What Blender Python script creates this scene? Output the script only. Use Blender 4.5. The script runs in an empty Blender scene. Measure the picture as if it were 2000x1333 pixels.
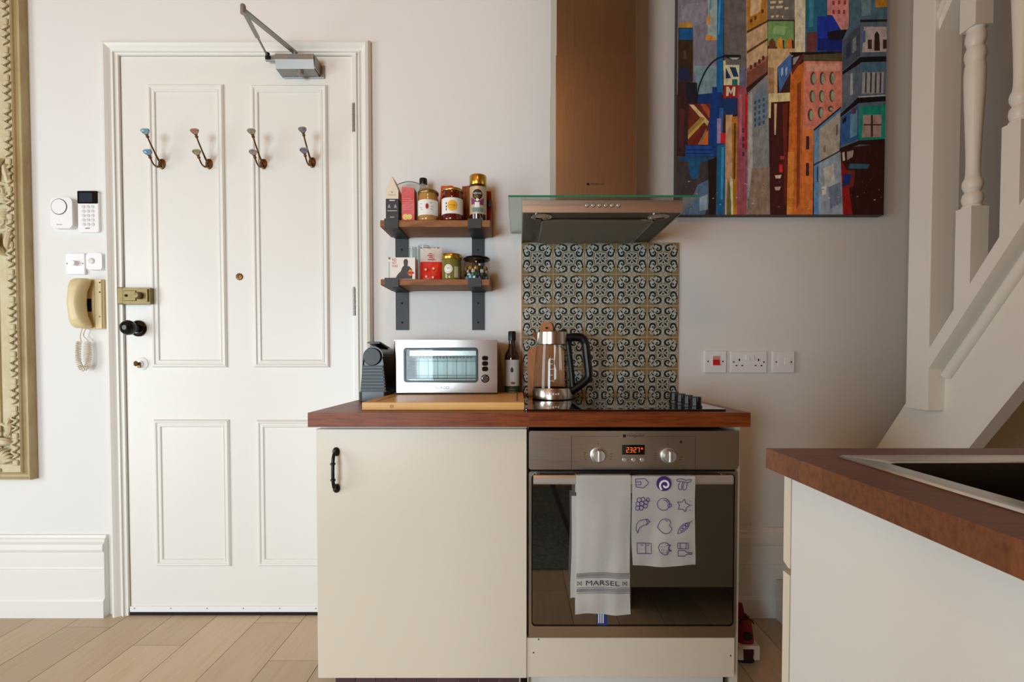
import bpy, bmesh, math, random
from mathutils import Vector, Matrix
random.seed(11)
S = bpy.context.scene
COL = S.collection
PI = math.pi

# ---------------------------------------------------------------- camera
FPX, PPX, PPY = 960.0, 1012.0, 725.0            # focal length and principal point for a 2000 x 1333 frame
CAM = Vector((0.0, -1.959, 1.03))
TH = math.atan(0.024)
cd = bpy.data.cameras.new('camera'); co = bpy.data.objects.new('camera', cd); COL.objects.link(co)
cd.sensor_fit = 'HORIZONTAL'; cd.sensor_width = 36.0; cd.lens = FPX * 36 / 2000
cd.shift_x = (1000 - PPX) / 2000; cd.shift_y = (PPY - 666.5) / 2000
cd.clip_start = 0.02
co.location = CAM; co.rotation_euler = (PI / 2 - TH, 0, 0)
S.camera = co

# ---------------------------------------------------------------- light and exposure
def lin(c):
    return tuple(((x / 255) / 12.92 if x / 255 <= 0.04045 else ((x / 255 + 0.055) / 1.055) ** 2.4) for x in c)
w = bpy.data.worlds.new('world'); S.world = w; w.use_nodes = True
w.node_tree.nodes['Background'].inputs[0].default_value = (0.75, 0.85, 1.0, 1)
w.node_tree.nodes['Background'].inputs[1].default_value = 1.0
def window_light(name, loc, rot, sx, sz, power, col):
    l = bpy.data.lights.new(name, 'AREA'); l.shape = 'RECTANGLE'; l.size = sx; l.size_y = sz
    l.energy = power; l.color = col
    o = bpy.data.objects.new(name, l); COL.objects.link(o); o.location = loc; o.rotation_euler = rot
    return o
# daylight: a window in the left-hand wall and a wide one at the far end of the living room behind the viewer
WIN = (-3.4, -3.0, -1.4, 0.05, 1.95)            # left window: x of the pane, y0, y1, z0, z1
WIN2 = (-6.2, -3.3, -1.35, 0.05, 2.0)          # far window: y of the pane, x0, x1, z0, z1
window_light('window_daylight', (WIN[0] + .02, (WIN[1] + WIN[2]) / 2, (WIN[3] + WIN[4]) / 2), (0, -PI / 2, 0), WIN[4] - WIN[3], WIN[2] - WIN[1], 58, (0.83, 0.92, 0.97))
window_light('far_window_daylight', ((WIN2[1] + WIN2[2]) / 2, WIN2[0] + .02, (WIN2[3] + WIN2[4]) / 2), (PI / 2, 0, 0), WIN2[2] - WIN2[1], WIN2[4] - WIN2[3], 188, (0.74, 0.895, 1.0))
S.view_settings.view_transform = 'Standard'; S.view_settings.look = 'None'
S.view_settings.exposure = 0.0; S.view_settings.gamma = 1.0; S.view_settings.use_curve_mapping = False
S.cycles.use_denoising = True
S.cycles.max_bounces = 10; S.cycles.diffuse_bounces = 5; S.cycles.glossy_bounces = 5
S.cycles.transmission_bounces = 8; S.cycles.transparent_max_bounces = 12
S.cycles.sample_clamp_indirect = 6.0; S.cycles.caustics_reflective = False; S.cycles.caustics_refractive = False

# ---------------------------------------------------------------- pixel -> place helpers (used to measure positions at a known depth)
_s, _c = math.sin(TH), math.cos(TH)
def _ray(u, v):
    a, b = (u - PPX) / FPX, (v - PPY) / FPX
    return Vector((a, _c - b * _s, -_s - b * _c))
def at(u, v, Y=0.0):
    d = _ray(u, v); return CAM + d * ((Y - CAM.y) / d.y)
def atx(u, v, X):
    d = _ray(u, v); return CAM + d * ((X - CAM.x) / d.x)
def atz(u, v, Z):
    d = _ray(u, v); return CAM + d * ((Z - CAM.z) / d.z)
def rect(u0, v0, u1, v1, Y):
    um, vm = (u0 + u1) / 2, (v0 + v1) / 2
    return at(u0, vm, Y).x, at(u1, vm, Y).x, at(um, v1, Y).z, at(um, v0, Y).z

# ---------------------------------------------------------------- materials
MATS = {}
def mat(name, rgb=(200, 200, 200), rough=0.5, metal=0.0, var=0.0, vscale=8.0, stretch=(1, 1, 1), bump=0.0, bscale=60.0,
        trans=0.0, ior=1.45, coat=0.0, emit=0.0, alpha=1.0, objvar=0.0, rgb2=None, rvar=0.0, attr=False, aniso=0.0, linear=None, spec=0.5):
    if name in MATS: return MATS[name]
    m = bpy.data.materials.new(name); m.use_nodes = True; MATS[name] = m
    nt = m.node_tree; N, L = nt.nodes, nt.links
    b = N['Principled BSDF']
    col = (*(linear or lin(rgb)), 1)
    b.inputs['Base Color'].default_value = col
    b.inputs['Roughness'].default_value = rough; b.inputs['Metallic'].default_value = metal
    b.inputs['IOR'].default_value = ior; b.inputs['Transmission Weight'].default_value = trans
    b.inputs['Coat Weight'].default_value = coat; b.inputs['Alpha'].default_value = alpha
    b.inputs['Specular IOR Level'].default_value = spec
    b.inputs['Anisotropic'].default_value = aniso
    if emit:
        b.inputs['Emission Color'].default_value = col; b.inputs['Emission Strength'].default_value = emit
    src = None
    def coords():
        t = N.new('ShaderNodeTexCoord'); mp = N.new('ShaderNodeMapping'); mp.inputs['Scale'].default_value = stretch
        L.new(t.outputs['Object'], mp.inputs['Vector'])
        if objvar:
            oi = N.new('ShaderNodeObjectInfo'); ml = N.new('ShaderNodeMath'); ml.operation = 'MULTIPLY'; ml.inputs[1].default_value = 37.0
            L.new(oi.outputs['Random'], ml.inputs[0])
            cb = N.new('ShaderNodeCombineXYZ'); L.new(ml.outputs[0], cb.inputs[0]); L.new(ml.outputs[0], cb.inputs[1]); L.new(ml.outputs[0], cb.inputs[2])
            L.new(cb.outputs[0], mp.inputs['Location'])
        return mp.outputs['Vector']
    if attr:
        a = N.new('ShaderNodeVertexColor'); a.layer_name = 'Col'; src = a.outputs['Color']
    if var or rgb2 or rvar or bump:
        vec = coords()
    if var or rgb2:
        n = N.new('ShaderNodeTexNoise'); n.inputs['Scale'].default_value = vscale; n.inputs['Detail'].default_value = 6; n.inputs['Roughness'].default_value = .62
        L.new(vec, n.inputs['Vector'])
        if rgb2:
            r = N.new('ShaderNodeValToRGB'); r.color_ramp.elements[0].position = .36; r.color_ramp.elements[1].position = .66
            r.color_ramp.elements[0].color = col; r.color_ramp.elements[1].color = (*lin(rgb2), 1)
            L.new(n.outputs['Fac'], r.inputs['Fac']); src = r.outputs['Color']
        if var:
            hs = N.new('ShaderNodeHueSaturation'); mr = N.new('ShaderNodeMapRange')
            mr.inputs['From Min'].default_value = .25; mr.inputs['From Max'].default_value = .75
            mr.inputs['To Min'].default_value = 1 - var; mr.inputs['To Max'].default_value = 1 + var
            L.new(n.outputs['Fac'], mr.inputs['Value']); L.new(mr.outputs[0], hs.inputs['Value'])
            if src: L.new(src, hs.inputs['Color'])
            else: hs.inputs['Color'].default_value = col
            src = hs.outputs['Color']
    if objvar:
        oi = N.new('ShaderNodeObjectInfo'); hs = N.new('ShaderNodeHueSaturation'); mr = N.new('ShaderNodeMapRange')
        mr.inputs['To Min'].default_value = 1 - objvar; mr.inputs['To Max'].default_value = 1 + objvar
        L.new(oi.outputs['Random'], mr.inputs['Value']); L.new(mr.outputs[0], hs.inputs['Value'])
        if src: L.new(src, hs.inputs['Color'])
        else: hs.inputs['Color'].default_value = col
        src = hs.outputs['Color']
    if src: L.new(src, b.inputs['Base Color'])
    if rvar:
        n2 = N.new('ShaderNodeTexNoise'); n2.inputs['Scale'].default_value = vscale * 1.7; n2.inputs['Detail'].default_value = 4; L.new(vec, n2.inputs['Vector'])
        mr = N.new('ShaderNodeMapRange'); mr.inputs['To Min'].default_value = max(0.02, rough - rvar); mr.inputs['To Max'].default_value = rough + rvar
        L.new(n2.outputs['Fac'], mr.inputs['Value']); L.new(mr.outputs[0], b.inputs['Roughness'])
    if bump:
        n3 = N.new('ShaderNodeTexNoise'); n3.inputs['Scale'].default_value = bscale; n3.inputs['Detail'].default_value = 4; L.new(vec, n3.inputs['Vector'])
        bp = N.new('ShaderNodeBump'); bp.inputs['Strength'].default_value = bump; bp.inputs['Distance'].default_value = .002
        L.new(n3.outputs['Fac'], bp.inputs['Height']); L.new(bp.outputs[0], b.inputs['Normal'])
    return m
wall_m = mat('wall_paint', (228, 228, 226), .72, var=.012, vscale=2.5, bump=.06, bscale=40)
warm_m = mat('warm_bounce_paint', (200, 140, 78), .75, var=.03, vscale=2)
ceil_m = mat('ceiling_paint', (200, 152, 98), .8, var=.01)  # tan tint put in to warm the bounced light
soffit_m = mat('mezzanine_boards', (160, 98, 48), .5, var=.12, vscale=6, stretch=(1, 8, 1))
gloss_w = mat('white_gloss_paint', (231, 231, 226), .33, var=.012, vscale=3)
stair_w = mat('stair_paint', (238, 238, 232), .32, var=.015, vscale=5)
oak_m = mat('oak_plank', (210, 190, 162), .42, rgb2=(188, 165, 136), var=.15, vscale=7, stretch=(7, .6, 6), objvar=.16, bump=.08, bscale=90)
teak_m = mat('oiled_hardwood', (150, 78, 32), .38, rgb2=(98, 44, 16), var=.22, vscale=11, stretch=(1.0, 12, 14), objvar=.12, bump=.05, bscale=120, spec=.3)
teak_end = mat('oiled_hardwood_crosswise', (134, 80, 42), .4, rgb2=(88, 48, 24), var=.28, vscale=16, stretch=(1.0, 9, 5), objvar=.22, bump=.05, bscale=120, spec=.3)
shelf_m = mat('rustic_wood', (160, 108, 62), .6, rgb2=(112, 70, 38), var=.2, vscale=10, stretch=(1.5, 9, 9), bump=.2, bscale=60)
bamboo_m = mat('bamboo', (238, 192, 112), .42, rgb2=(226, 172, 88), var=.06, vscale=10, stretch=(1, 14, 14), objvar=.05)
paddle_m = mat('beech_wood', (196, 134, 84), .45, rgb2=(176, 114, 68), var=.1, vscale=9, stretch=(14, 14, 1.5))
cream_m = mat('cream_laminate', (223, 214, 197), .28, var=.008, vscale=2)
white_lam = mat('white_laminate', (226, 226, 222), .35, var=.008, vscale=2)
steel_m = mat('brushed_steel', (186, 178, 166), .3, 1.0, var=.025, vscale=5, stretch=(1, 40, 60), rvar=.05)
steel_v = mat('brushed_steel_upright', (196, 186, 166), .3, 1.0, var=.06, vscale=5, stretch=(50, 50, 1), rvar=.05)
hood_steel = mat('hood_brushed_steel', (232, 224, 212), .36, 1.0, var=.02, vscale=5, stretch=(1, 40, 60), rvar=.04)
satin_k = mat('satin_knob', (214, 211, 204), .34, .75)
chrome_m = mat('polished_steel', (205, 200, 194), .12, 1.0)
toast_m = mat('satin_steel', (196, 195, 193), .17, 1.0, var=.02, vscale=3)
grey_metal = mat('grey_painted_metal', (150, 149, 146), .38, .5)
iron_m = mat('raw_black_iron', (62, 63, 64), .5, .55, var=.15, vscale=14)
black_p = mat('black_plastic', (18, 18, 20), .32)
black_g = mat('black_gloss', (10, 10, 12), .08)
dark_m = mat('dark_gap', (14, 12, 11), .8)
blue_blk = mat('blue_black_plastic', (17, 19, 24), .28, var=.05)
brass_m = mat('aged_brass', (120, 88, 50), .38, .85, var=.2, vscale=60)
bronze_m = mat('lacquered_bronze', (128, 112, 72), .4, .55, var=.12, vscale=40)
white_p = mat('white_plastic', (238, 238, 240), .35)
ivory_p = mat('ivory_plastic', (222, 206, 160), .35, var=.03)
gilt_m = mat('cream_gilt', (212, 202, 170), .5, rgb2=(188, 174, 134), var=.1, vscale=16, bump=.2, bscale=70)
gilt_d = mat('worn_gilt', (188, 172, 132), .45, rgb2=(160, 140, 98), var=.12, vscale=20, stretch=(1, 1, .3))
mirror_m = mat('mirror_glass', (235, 235, 235), .02, 1.0)
def glass_mat(name, rgb, rough=.0, mixf=.08):
    """thin clear sheet: straight-through light plus a reflection that grows towards grazing angles"""
    m = bpy.data.materials.new(name); m.use_nodes = True; nt = m.node_tree; N, L = nt.nodes, nt.links
    N.remove(N['Principled BSDF']); t = N.new('ShaderNodeBsdfTransparent'); t.inputs[0].default_value = (*lin(rgb), 1)
    g = N.new('ShaderNodeBsdfGlossy'); g.inputs['Roughness'].default_value = max(rough, .02)
    lw = N.new('ShaderNodeLayerWeight'); lw.inputs['Blend'].default_value = .5
    pw = N.new('ShaderNodeMath'); pw.operation = 'POWER'; pw.inputs[1].default_value = 4.0; L.new(lw.outputs['Facing'], pw.inputs[0])
    ma = N.new('ShaderNodeMath'); ma.operation = 'MULTIPLY_ADD'; ma.inputs[1].default_value = .7; ma.inputs[2].default_value = mixf * .6; L.new(pw.outputs[0], ma.inputs[0])
    mx = N.new('ShaderNodeMixShader'); L.new(ma.outputs[0], mx.inputs[0]); L.new(t.outputs[0], mx.inputs[1]); L.new(g.outputs[0], mx.inputs[2])
    L.new(mx.outputs[0], N['Material Output'].inputs['Surface']); MATS[name] = m
    return m
clear_g = glass_mat('clear_glass', (244, 247, 246)); pane_g = glass_mat('thin_pane', (244, 247, 246), mixf=.03); green_g = glass_mat('hood_glass', (230, 240, 235)); edge_g = mat('glass_edge', (40, 128, 98), .1, coat=.5)
oven_g = mat('tinted_oven_glass', (10, 9, 6), .03, spec=1.0, coat=1.0, linear=(.006, .0055, .004), ior=1.9)
hob_g = mat('hob_glass', (6, 6, 7), .04, spec=.9, coat=1.0, ior=1.7)

# ---------------------------------------------------------------- mesh helpers
def newbm(): return bmesh.new()
def box(bm, x0, x1, y0, y1, z0, z1, bev=0.0, seg=2, mi=0):
    vs = [bm.verts.new(p) for p in ((x0, y0, z0), (x1, y0, z0), (x1, y1, z0), (x0, y1, z0), (x0, y0, z1), (x1, y0, z1), (x1, y1, z1), (x0, y1, z1))]
    fs = [bm.faces.new([vs[i] for i in q]) for q in ((3, 2, 1, 0), (4, 5, 6, 7), (0, 1, 5, 4), (1, 2, 6, 5), (2, 3, 7, 6), (3, 0, 4, 7))]
    for f in fs: f.material_index = mi
    if bev:
        es = list({e for f in fs for e in f.edges})
        r = bmesh.ops.bevel(bm, geom=es, offset=bev, segments=seg, affect='EDGES', profile=.5)
        for f in r['faces']: f.material_index = mi
    return bm
def prism(bm, pts, y0, y1, mi=0, axis='y'):
    """outline (a, b) pulled between y0 and y1; axis y: (x, z) outline, axis x: (y, z), axis z: (x, y)"""
    def P(a, b, t): return (a, t, b) if axis == 'y' else ((t, a, b) if axis == 'x' else (a, b, t))
    A = [bm.verts.new(P(a, b, y0)) for a, b in pts]; B = [bm.verts.new(P(a, b, y1)) for a, b in pts]
    n = len(pts); fs = [bm.faces.new(A), bm.faces.new(B[::-1])]
    for i in range(n): fs.append(bm.faces.new([A[i], B[i], B[(i + 1) % n], A[(i + 1) % n]]))
    for f in fs: f.material_index = mi
    return fs
def rrect(x0, x1, z0, z1, r, n=5):
    out = []
    for cx, cz, a0 in ((x1 - r, z1 - r, 0), (x0 + r, z1 - r, 90), (x0 + r, z0 + r, 180), (x1 - r, z0 + r, 270)):
        for k in range(n + 1):
            a = math.radians(a0 + 90 * k / n); out.append((cx + r * math.cos(a), cz + r * math.sin(a)))
    return out
def circ(cx, cz, r, n=24, rz=None):
    return [(cx + r * math.cos(2 * PI * k / n), cz + (rz or r) * math.sin(2 * PI * k / n)) for k in range(n)]
def lathe(bm, prof, c=(0, 0, 0), n=24, axis='z', mi=0, a0=0.0, a1=2 * PI, cap=True):
    full = abs(a1 - a0 - 2 * PI) < 1e-6; m = n if full else n + 1; rings = []
    for r, h in prof:
        ring = []
        for k in range(m):
            a = a0 + (a1 - a0) * k / n
            p = (r * math.cos(a), r * math.sin(a), h)
            if axis == 'y': p = (p[0], h, p[1])
            if axis == 'x': p = (h, p[0], p[1])
            ring.append(bm.verts.new((p[0] + c[0], p[1] + c[1], p[2] + c[2])))
        rings.append(ring)
    for A, B in zip(rings, rings[1:]):
        for k in range(n if full else n):
            j = (k + 1) % m
            f = bm.faces.new([A[k], A[j], B[j], B[k]]); f.material_index = mi; f.smooth = True
    if full and cap:
        for ring, r in ((rings[0], prof[0][0]), (rings[-1], prof[-1][0])):
            if r > 1e-6: f = bm.faces.new(ring); f.material_index = mi
    return bm
def tube(bm, pts, r, n=8, mi=0, closed=False):
    pts = [Vector(p) for p in pts]; rings = []; up = None
    rs = r if isinstance(r, (list, tuple)) else [r] * len(pts)
    for i, p in enumerate(pts):
        a = pts[i - 1] if (i or closed) else p; b = pts[(i + 1) % len(pts)] if (i < len(pts) - 1 or closed) else p
        t = (b - a).normalized()
        if up is None:
            up = t.orthogonal().normalized()
        up = (up - t * up.dot(t)); up = up.normalized() if up.length > 1e-6 else t.orthogonal().normalized()
        s = t.cross(up)
        rings.append([bm.verts.new(p + (up * math.cos(2 * PI * k / n) + s * math.sin(2 * PI * k / n)) * rs[i]) for k in range(n)])
    pairs = list(zip(rings, rings[1:])) + ([(rings[-1], rings[0])] if closed else [])
    for A, B in pairs:
        for k in range(n):
            f = bm.faces.new([A[k], A[(k + 1) % n], B[(k + 1) % n], B[k]]); f.smooth = True; f.material_index = mi
    if not closed:
        for ring in (rings[0][::-1], rings[-1]):
            f = bm.faces.new(ring); f.material_index = mi
    return bm
def bez(p, n=8):
    """smooth curve through points (Catmull-Rom)"""
    p = [Vector(q) for q in p]; q = [p[0] * 2 - p[1]] + p + [p[-1] * 2 - p[-2]]; out = []
    for i in range(1, len(q) - 2):
        for k in range(n):
            t = k / n; a, b, c, d = q[i - 1:i + 3]
            out.append(.5 * ((2 * b) + (c - a) * t + (2 * a - 5 * b + 4 * c - d) * t * t + (3 * b - a - 3 * c + d) * t ** 3))
    return out + [p[-1]]
def bez2(p, n=8): return [(v.x, v.y) for v in bez([(a, b, 0) for a, b in p], n)]
def sweep_frame(bm, x0, x1, z0, z1, prof, sides=4, mi=0):
    """profile of (inset, y) swept round a rectangle with mitred corners; sides=3 leaves the bottom open (door casing)"""
    loops = []
    for d, y in prof:
        zb = z0 + d if sides == 4 else z0
        loops.append([bm.verts.new(q) for q in ((x0 + d, y, zb), (x0 + d, y, z1 - d), (x1 - d, y, z1 - d), (x1 - d, y, zb))])
    for A, B in zip(loops, loops[1:]):
        for k in range(4 if sides == 4 else 3):
            j = (k + 1) % 4; f = bm.faces.new([A[k], A[j], B[j], B[k]]); f.material_index = mi
    if sides == 3:
        for k in (0, 3): bm.faces.new([l[k] for l in loops])
    return bm
OFF = {}
def _link(name, data, parent):
    o = bpy.data.objects.new(name, data); COL.objects.link(o)
    if parent is not None: o.parent = parent
    return o
def thing(name, label=None, cat=None, loc=(0, 0, 0), group=None, kind=None):
    o = _link(name, None, None); o.location = loc; o.empty_display_size = .05; OFF[o.name] = Vector(loc)
    return tag(o, label, cat, group, kind)
def tag(o, label=None, cat=None, group=None, kind=None):
    if label: o['label'] = label
    if cat: o['category'] = cat
    if group: o['group'] = group
    if kind: o['kind'] = kind
    return o
def obj(name, bm, m, parent=None, smooth=None, label=None, loc=None, kind=None):
    """bm holds world coordinates; parts are stored relative to their thing"""
    off = OFF[parent.name] if parent is not None else Vector(loc or (0, 0, 0))
    bmesh.ops.recalc_face_normals(bm, faces=bm.faces)
    if smooth is True:
        for f in bm.faces: f.smooth = True
    if off.length: bmesh.ops.translate(bm, verts=bm.verts, vec=-off)
    me = bpy.data.meshes.new(name); bm.to_mesh(me); bm.free()
    for x in (m if isinstance(m, (list, tuple)) else [m]): me.materials.append(x)
    if any(f.use_smooth for f in me.polygons): me.set_sharp_from_angle(angle=math.radians(40))
    o = _link(name, me, parent); OFF[o.name] = off
    if parent is None and loc is not None: o.location = loc
    if label: o['label'] = label
    if kind: o['kind'] = kind
    return o
def bxo(name, b, m, parent=None, bev=.0, seg=2, **k):
    return obj(name, box(newbm(), *b, bev, seg), m, parent, **k)
def tube_o(name, pts, r, m, parent, n=8, **k): return obj(name, tube(newbm(), pts, r, n), m, parent, **k)
def prism_o(name, pts, y0, y1, m, parent=None, axis='y', bev=0, **k):
    bm = newbm(); prism(bm, pts, y0, y1, axis=axis)
    if bev:
        es = [e for e in bm.edges if len(e.link_faces) == 2 and e.calc_face_angle(0) > .9]
        bmesh.ops.bevel(bm, geom=es, offset=bev, segments=2, affect='EDGES', profile=.5)
    return obj(name, bm, m, parent, **k)
def struct(o): o['kind'] = 'structure'; return o
def text(name, body, wd, ht, c, m, parent, bend=None, ext=.0002, font_shear=0.0):
    """flat lettering in the XZ plane facing -Y, fitted to wd x ht around c; bend=(cx, cy, R) wraps it round an upright cylinder"""
    cu = bpy.data.curves.new(name, 'FONT'); cu.body = body; cu.align_x = 'CENTER'; cu.align_y = 'CENTER'; cu.resolution_u = 3; cu.shear = font_shear
    t = bpy.data.objects.new(name, cu); COL.objects.link(t)
    dg = bpy.context.evaluated_depsgraph_get(); me = bpy.data.meshes.new_from_object(t.evaluated_get(dg))
    bpy.data.objects.remove(t); bpy.data.curves.remove(cu)
    xs = [v.co.x for v in me.vertices]; ys = [v.co.y for v in me.vertices]
    if not xs: return None
    sx, sy = wd / (max(xs) - min(xs)), ht / (max(ys) - min(ys)); mx, my = (max(xs) + min(xs)) / 2, (max(ys) + min(ys)) / 2
    off = OFF[parent.name]
    for v in me.vertices:
        x, z = (v.co.x - mx) * sx + c[0], (v.co.y - my) * sy + c[2]; y = c[1]
        if bend:
            a = (x - bend[0]) / bend[2]; x, y = bend[0] + bend[2] * math.sin(a), bend[1] - bend[2] * math.cos(a)
        v.co = Vector((x, y, z)) - off
    me.materials.append(m)
    o = _link(name, me, parent); OFF[o.name] = off
    return o
def ribbon(bm, pts, wd, yfun, closed=False, mi=0):
    """a thin printed line in the XZ plane; yfun(x, z) gives the surface it lies on"""
    pts = [Vector((p[0], p[1])) for p in pts]; n = len(pts); rows = []
    for i, p in enumerate(pts):
        a = pts[i - 1] if (i or closed) else p; b = pts[(i + 1) % n] if (i < n - 1 or closed) else p
        t = (b - a); t = t.normalized() if t.length > 1e-9 else Vector((1, 0)); q = Vector((-t.y, t.x)) * wd / 2
        rows.append([bm.verts.new((s.x, yfun(s.x, s.y), s.y)) for s in (p + q, p - q)])
    for A, B in list(zip(rows, rows[1:])) + ([(rows[-1], rows[0])] if closed else []):
        f = bm.faces.new([A[0], A[1], B[1], B[0]]); f.material_index = mi

# ================================================================ the room
taupe_m = mat('taupe_paint', (176, 154, 128), .75, var=.02, vscale=2)  # on the left and rear walls this darker tone cuts neutral bounce
XL, XR, YB, ZC = -3.4, 2.02, -6.2, 3.2
WT_Z = .88                                      # worktop height
# floor: oak planks laid towards the back wall
floor = struct(bxo('floor', (XL, XR, YB, .12, -.08, -.012), dark_m)); floor['label'] = 'pale oak plank floor running up to the back wall'
pw = .178; x = -1.564 - 10 * pw
while x < XR:
    y = .115; k = 0
    lead = {-1.387: .33, -1.564: .9, -1.742: .21, -1.92: .5, -.853: .42, -1.031: .18, -1.209: .75}
    ln = min(lead.items(), key=lambda q: abs(q[0] - x))[1] if abs(min(lead, key=lambda q: abs(q - x)) - x) < .05 else random.uniform(.3, 1.3)
    while y > YB:
        y2 = max(YB, y - ln)
        if y - y2 > .02:
            box_b = (max(XL, x + .0012), min(XR, x + pw - .0012), y2 + .0012, y - .0012, -.02, 0)
            if box_b[1] - box_b[0] > .01: bxo('plank', box_b, oak_m, floor)
        y = y2; ln = random.uniform(1.0, 1.7)
    x += pw

DX0, DX1 = at(236, 110).x, at(692, 300).x
DZ0, DZ1 = at(420, 1196).z, at(460, 111).z
# back wall with the door opening
b = newbm()
box(b, XL, DX0 - .018, 0, .14, 0, ZC); box(b, DX1 + .012, XR, 0, .14, 0, ZC); box(b, DX0 - .018, DX1 + .012, 0, .14, DZ1 + .016, ZC)
box(b, DX0 - .018, DX1 + .012, .06, .14, -.01, DZ1 + .016)
struct(obj('wall_back', b, wall_m))['label'] = 'off-white painted wall behind the cooker and door'
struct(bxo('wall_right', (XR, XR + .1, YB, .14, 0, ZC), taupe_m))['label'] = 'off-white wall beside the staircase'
b = newbm()
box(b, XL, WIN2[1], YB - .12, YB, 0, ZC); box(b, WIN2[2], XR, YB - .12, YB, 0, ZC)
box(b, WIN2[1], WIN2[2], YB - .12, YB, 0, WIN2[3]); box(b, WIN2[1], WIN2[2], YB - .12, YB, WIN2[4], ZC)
struct(obj('wall_rear', b, mat('taupe_paint')))['label'] = 'end wall of the living room with a wide window, darkened to cut bounced light'
struct(bxo('wall_light_blocker', (-.72, XR, -3.2, -3.1, 0, ZC), warm_m))['label'] = 'added unseen tan wall behind the viewer that blocks daylight and bounces warmth'  # added occluder: keeps far daylight off the right side, returns warm bounce
struct(bxo('ceiling', (XL, XR, YB, .14, ZC, ZC + .1), ceil_m))['label'] = 'ceiling high over the room, tinted tan to warm the bounced light'
m_ = struct(bxo('ceiling_mezzanine', (-.72, XR, -3.1, -1.52, 2.62, 2.84), soffit_m)); m_['label'] = 'timber mezzanine floor the stairs climb to'
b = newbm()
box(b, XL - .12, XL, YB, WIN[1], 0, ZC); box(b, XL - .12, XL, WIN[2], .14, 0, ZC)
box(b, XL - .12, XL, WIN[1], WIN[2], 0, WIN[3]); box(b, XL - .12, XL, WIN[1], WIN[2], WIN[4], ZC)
struct(obj('wall_left', b, mat('taupe_paint')))['label'] = 'wall with the tall sash window, darkened to cut bounced light'
wn = thing('window_1', 'tall white sash window letting in daylight', None, (XL, WIN[1], WIN[3]), kind='structure')
b = newbm()
for yy in (WIN[1] + .02, (WIN[1] + WIN[2]) / 2, WIN[2] - .02): box(b, XL - .1, XL - .05, yy - .02, yy + .02, WIN[3], WIN[4])
for zz in (WIN[3] + .02, (WIN[3] + WIN[4]) / 2, WIN[4] - .02): box(b, XL - .1, XL - .05, WIN[1], WIN[2], zz - .02, zz + .02)
obj('window_frame', b, gloss_w, wn)
bxo('pane', (XL - .082, XL - .078, WIN[1], WIN[2], WIN[3], WIN[4]), clear_g, wn)

wn = thing('window_2', 'wide white window at the far end of the living room', None, (WIN2[1], YB, WIN2[3]), kind='structure')
b = newbm()
for xx in (WIN2[1] + .02, (WIN2[1] + WIN2[2]) / 2, WIN2[2] - .02): box(b, xx - .02, xx + .02, YB - .1, YB - .05, WIN2[3], WIN2[4])
for zz in (WIN2[3] + .02, (WIN2[3] + WIN2[4]) / 2, WIN2[4] - .02): box(b, WIN2[1], WIN2[2], YB - .1, YB - .05, zz - .02, zz + .02)
obj('window_frame', b, gloss_w, wn)
bxo('pane', (WIN2[1], WIN2[2], YB - .082, YB - .078, WIN2[3], WIN2[4]), clear_g, wn)

# tall moulded skirting
def skirting(name, x0, x1, label, hz):
    t = -.0
    pf = [(0, 0), (-.030, 0), (-.030, hz * .205), (-.026, hz * .225), (-.022, hz * .24), (-.022, hz * .59), (-.024, hz * .6), (-.022, hz * .615), (-.022, hz * .80),
          (-.027, hz * .815), (-.030, hz * .84), (-.028, hz * .90), (-.018, hz * .925), (-.018, hz * .955), (-.013, hz * .97), (-.011, hz), (0, hz)]
    return struct(prism_o(name, pf, x0, x1, gloss_w, axis='x')), label
hz = at(100, 1046, -.012).z
o, l = skirting('baseboard_left', XL, at(213, 1130).x, '', hz); o['label'] = 'tall moulded white skirting beside the door'
hz2 = at(1490, 1031, -.012).z
o, l = skirting('baseboard_right', .52, XR, '', hz2); o['label'] = 'tall moulded skirting in shadow behind the shoe'
struct(bxo('trim_boxing', (1.022, XR - .002, -.42, -.031, 0, .155), gloss_w, bev=.003))['label'] = 'low white boxing on the floor under the stairs'

# door casing (architrave) and frame lining
ax0, ax1, az1 = at(200, 300, -.02).x, at(723.5, 300, -.02).x, at(460, 77, -.02).z
b = newbm(); wd = DX0 - .018 - ax0
sweep_frame(b, ax0, ax1, 0, az1, [(0, 0), (0, -.012), (.006, -.024), (.016, -.027), (.024, -.021), (wd * .72, -.013), (wd * .86, -.012), (wd * .92, -.018), (wd * .985, -.018), (wd, -.012), (wd, .02)], sides=3)
struct(obj('trim_architrave', b, gloss_w))['label'] = 'moulded white door casing'
b = newbm(); sweep_frame(b, DX0 - .0185, DX1 + .0125, 0, DZ1 + .0165, [(0, .0), (0, -.011), (.0145, -.011), (.0155, -.008), (.0155, .05)], sides=3)
struct(obj('trim_lining', b, gloss_w))['label'] = 'inner white door frame lining'

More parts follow.
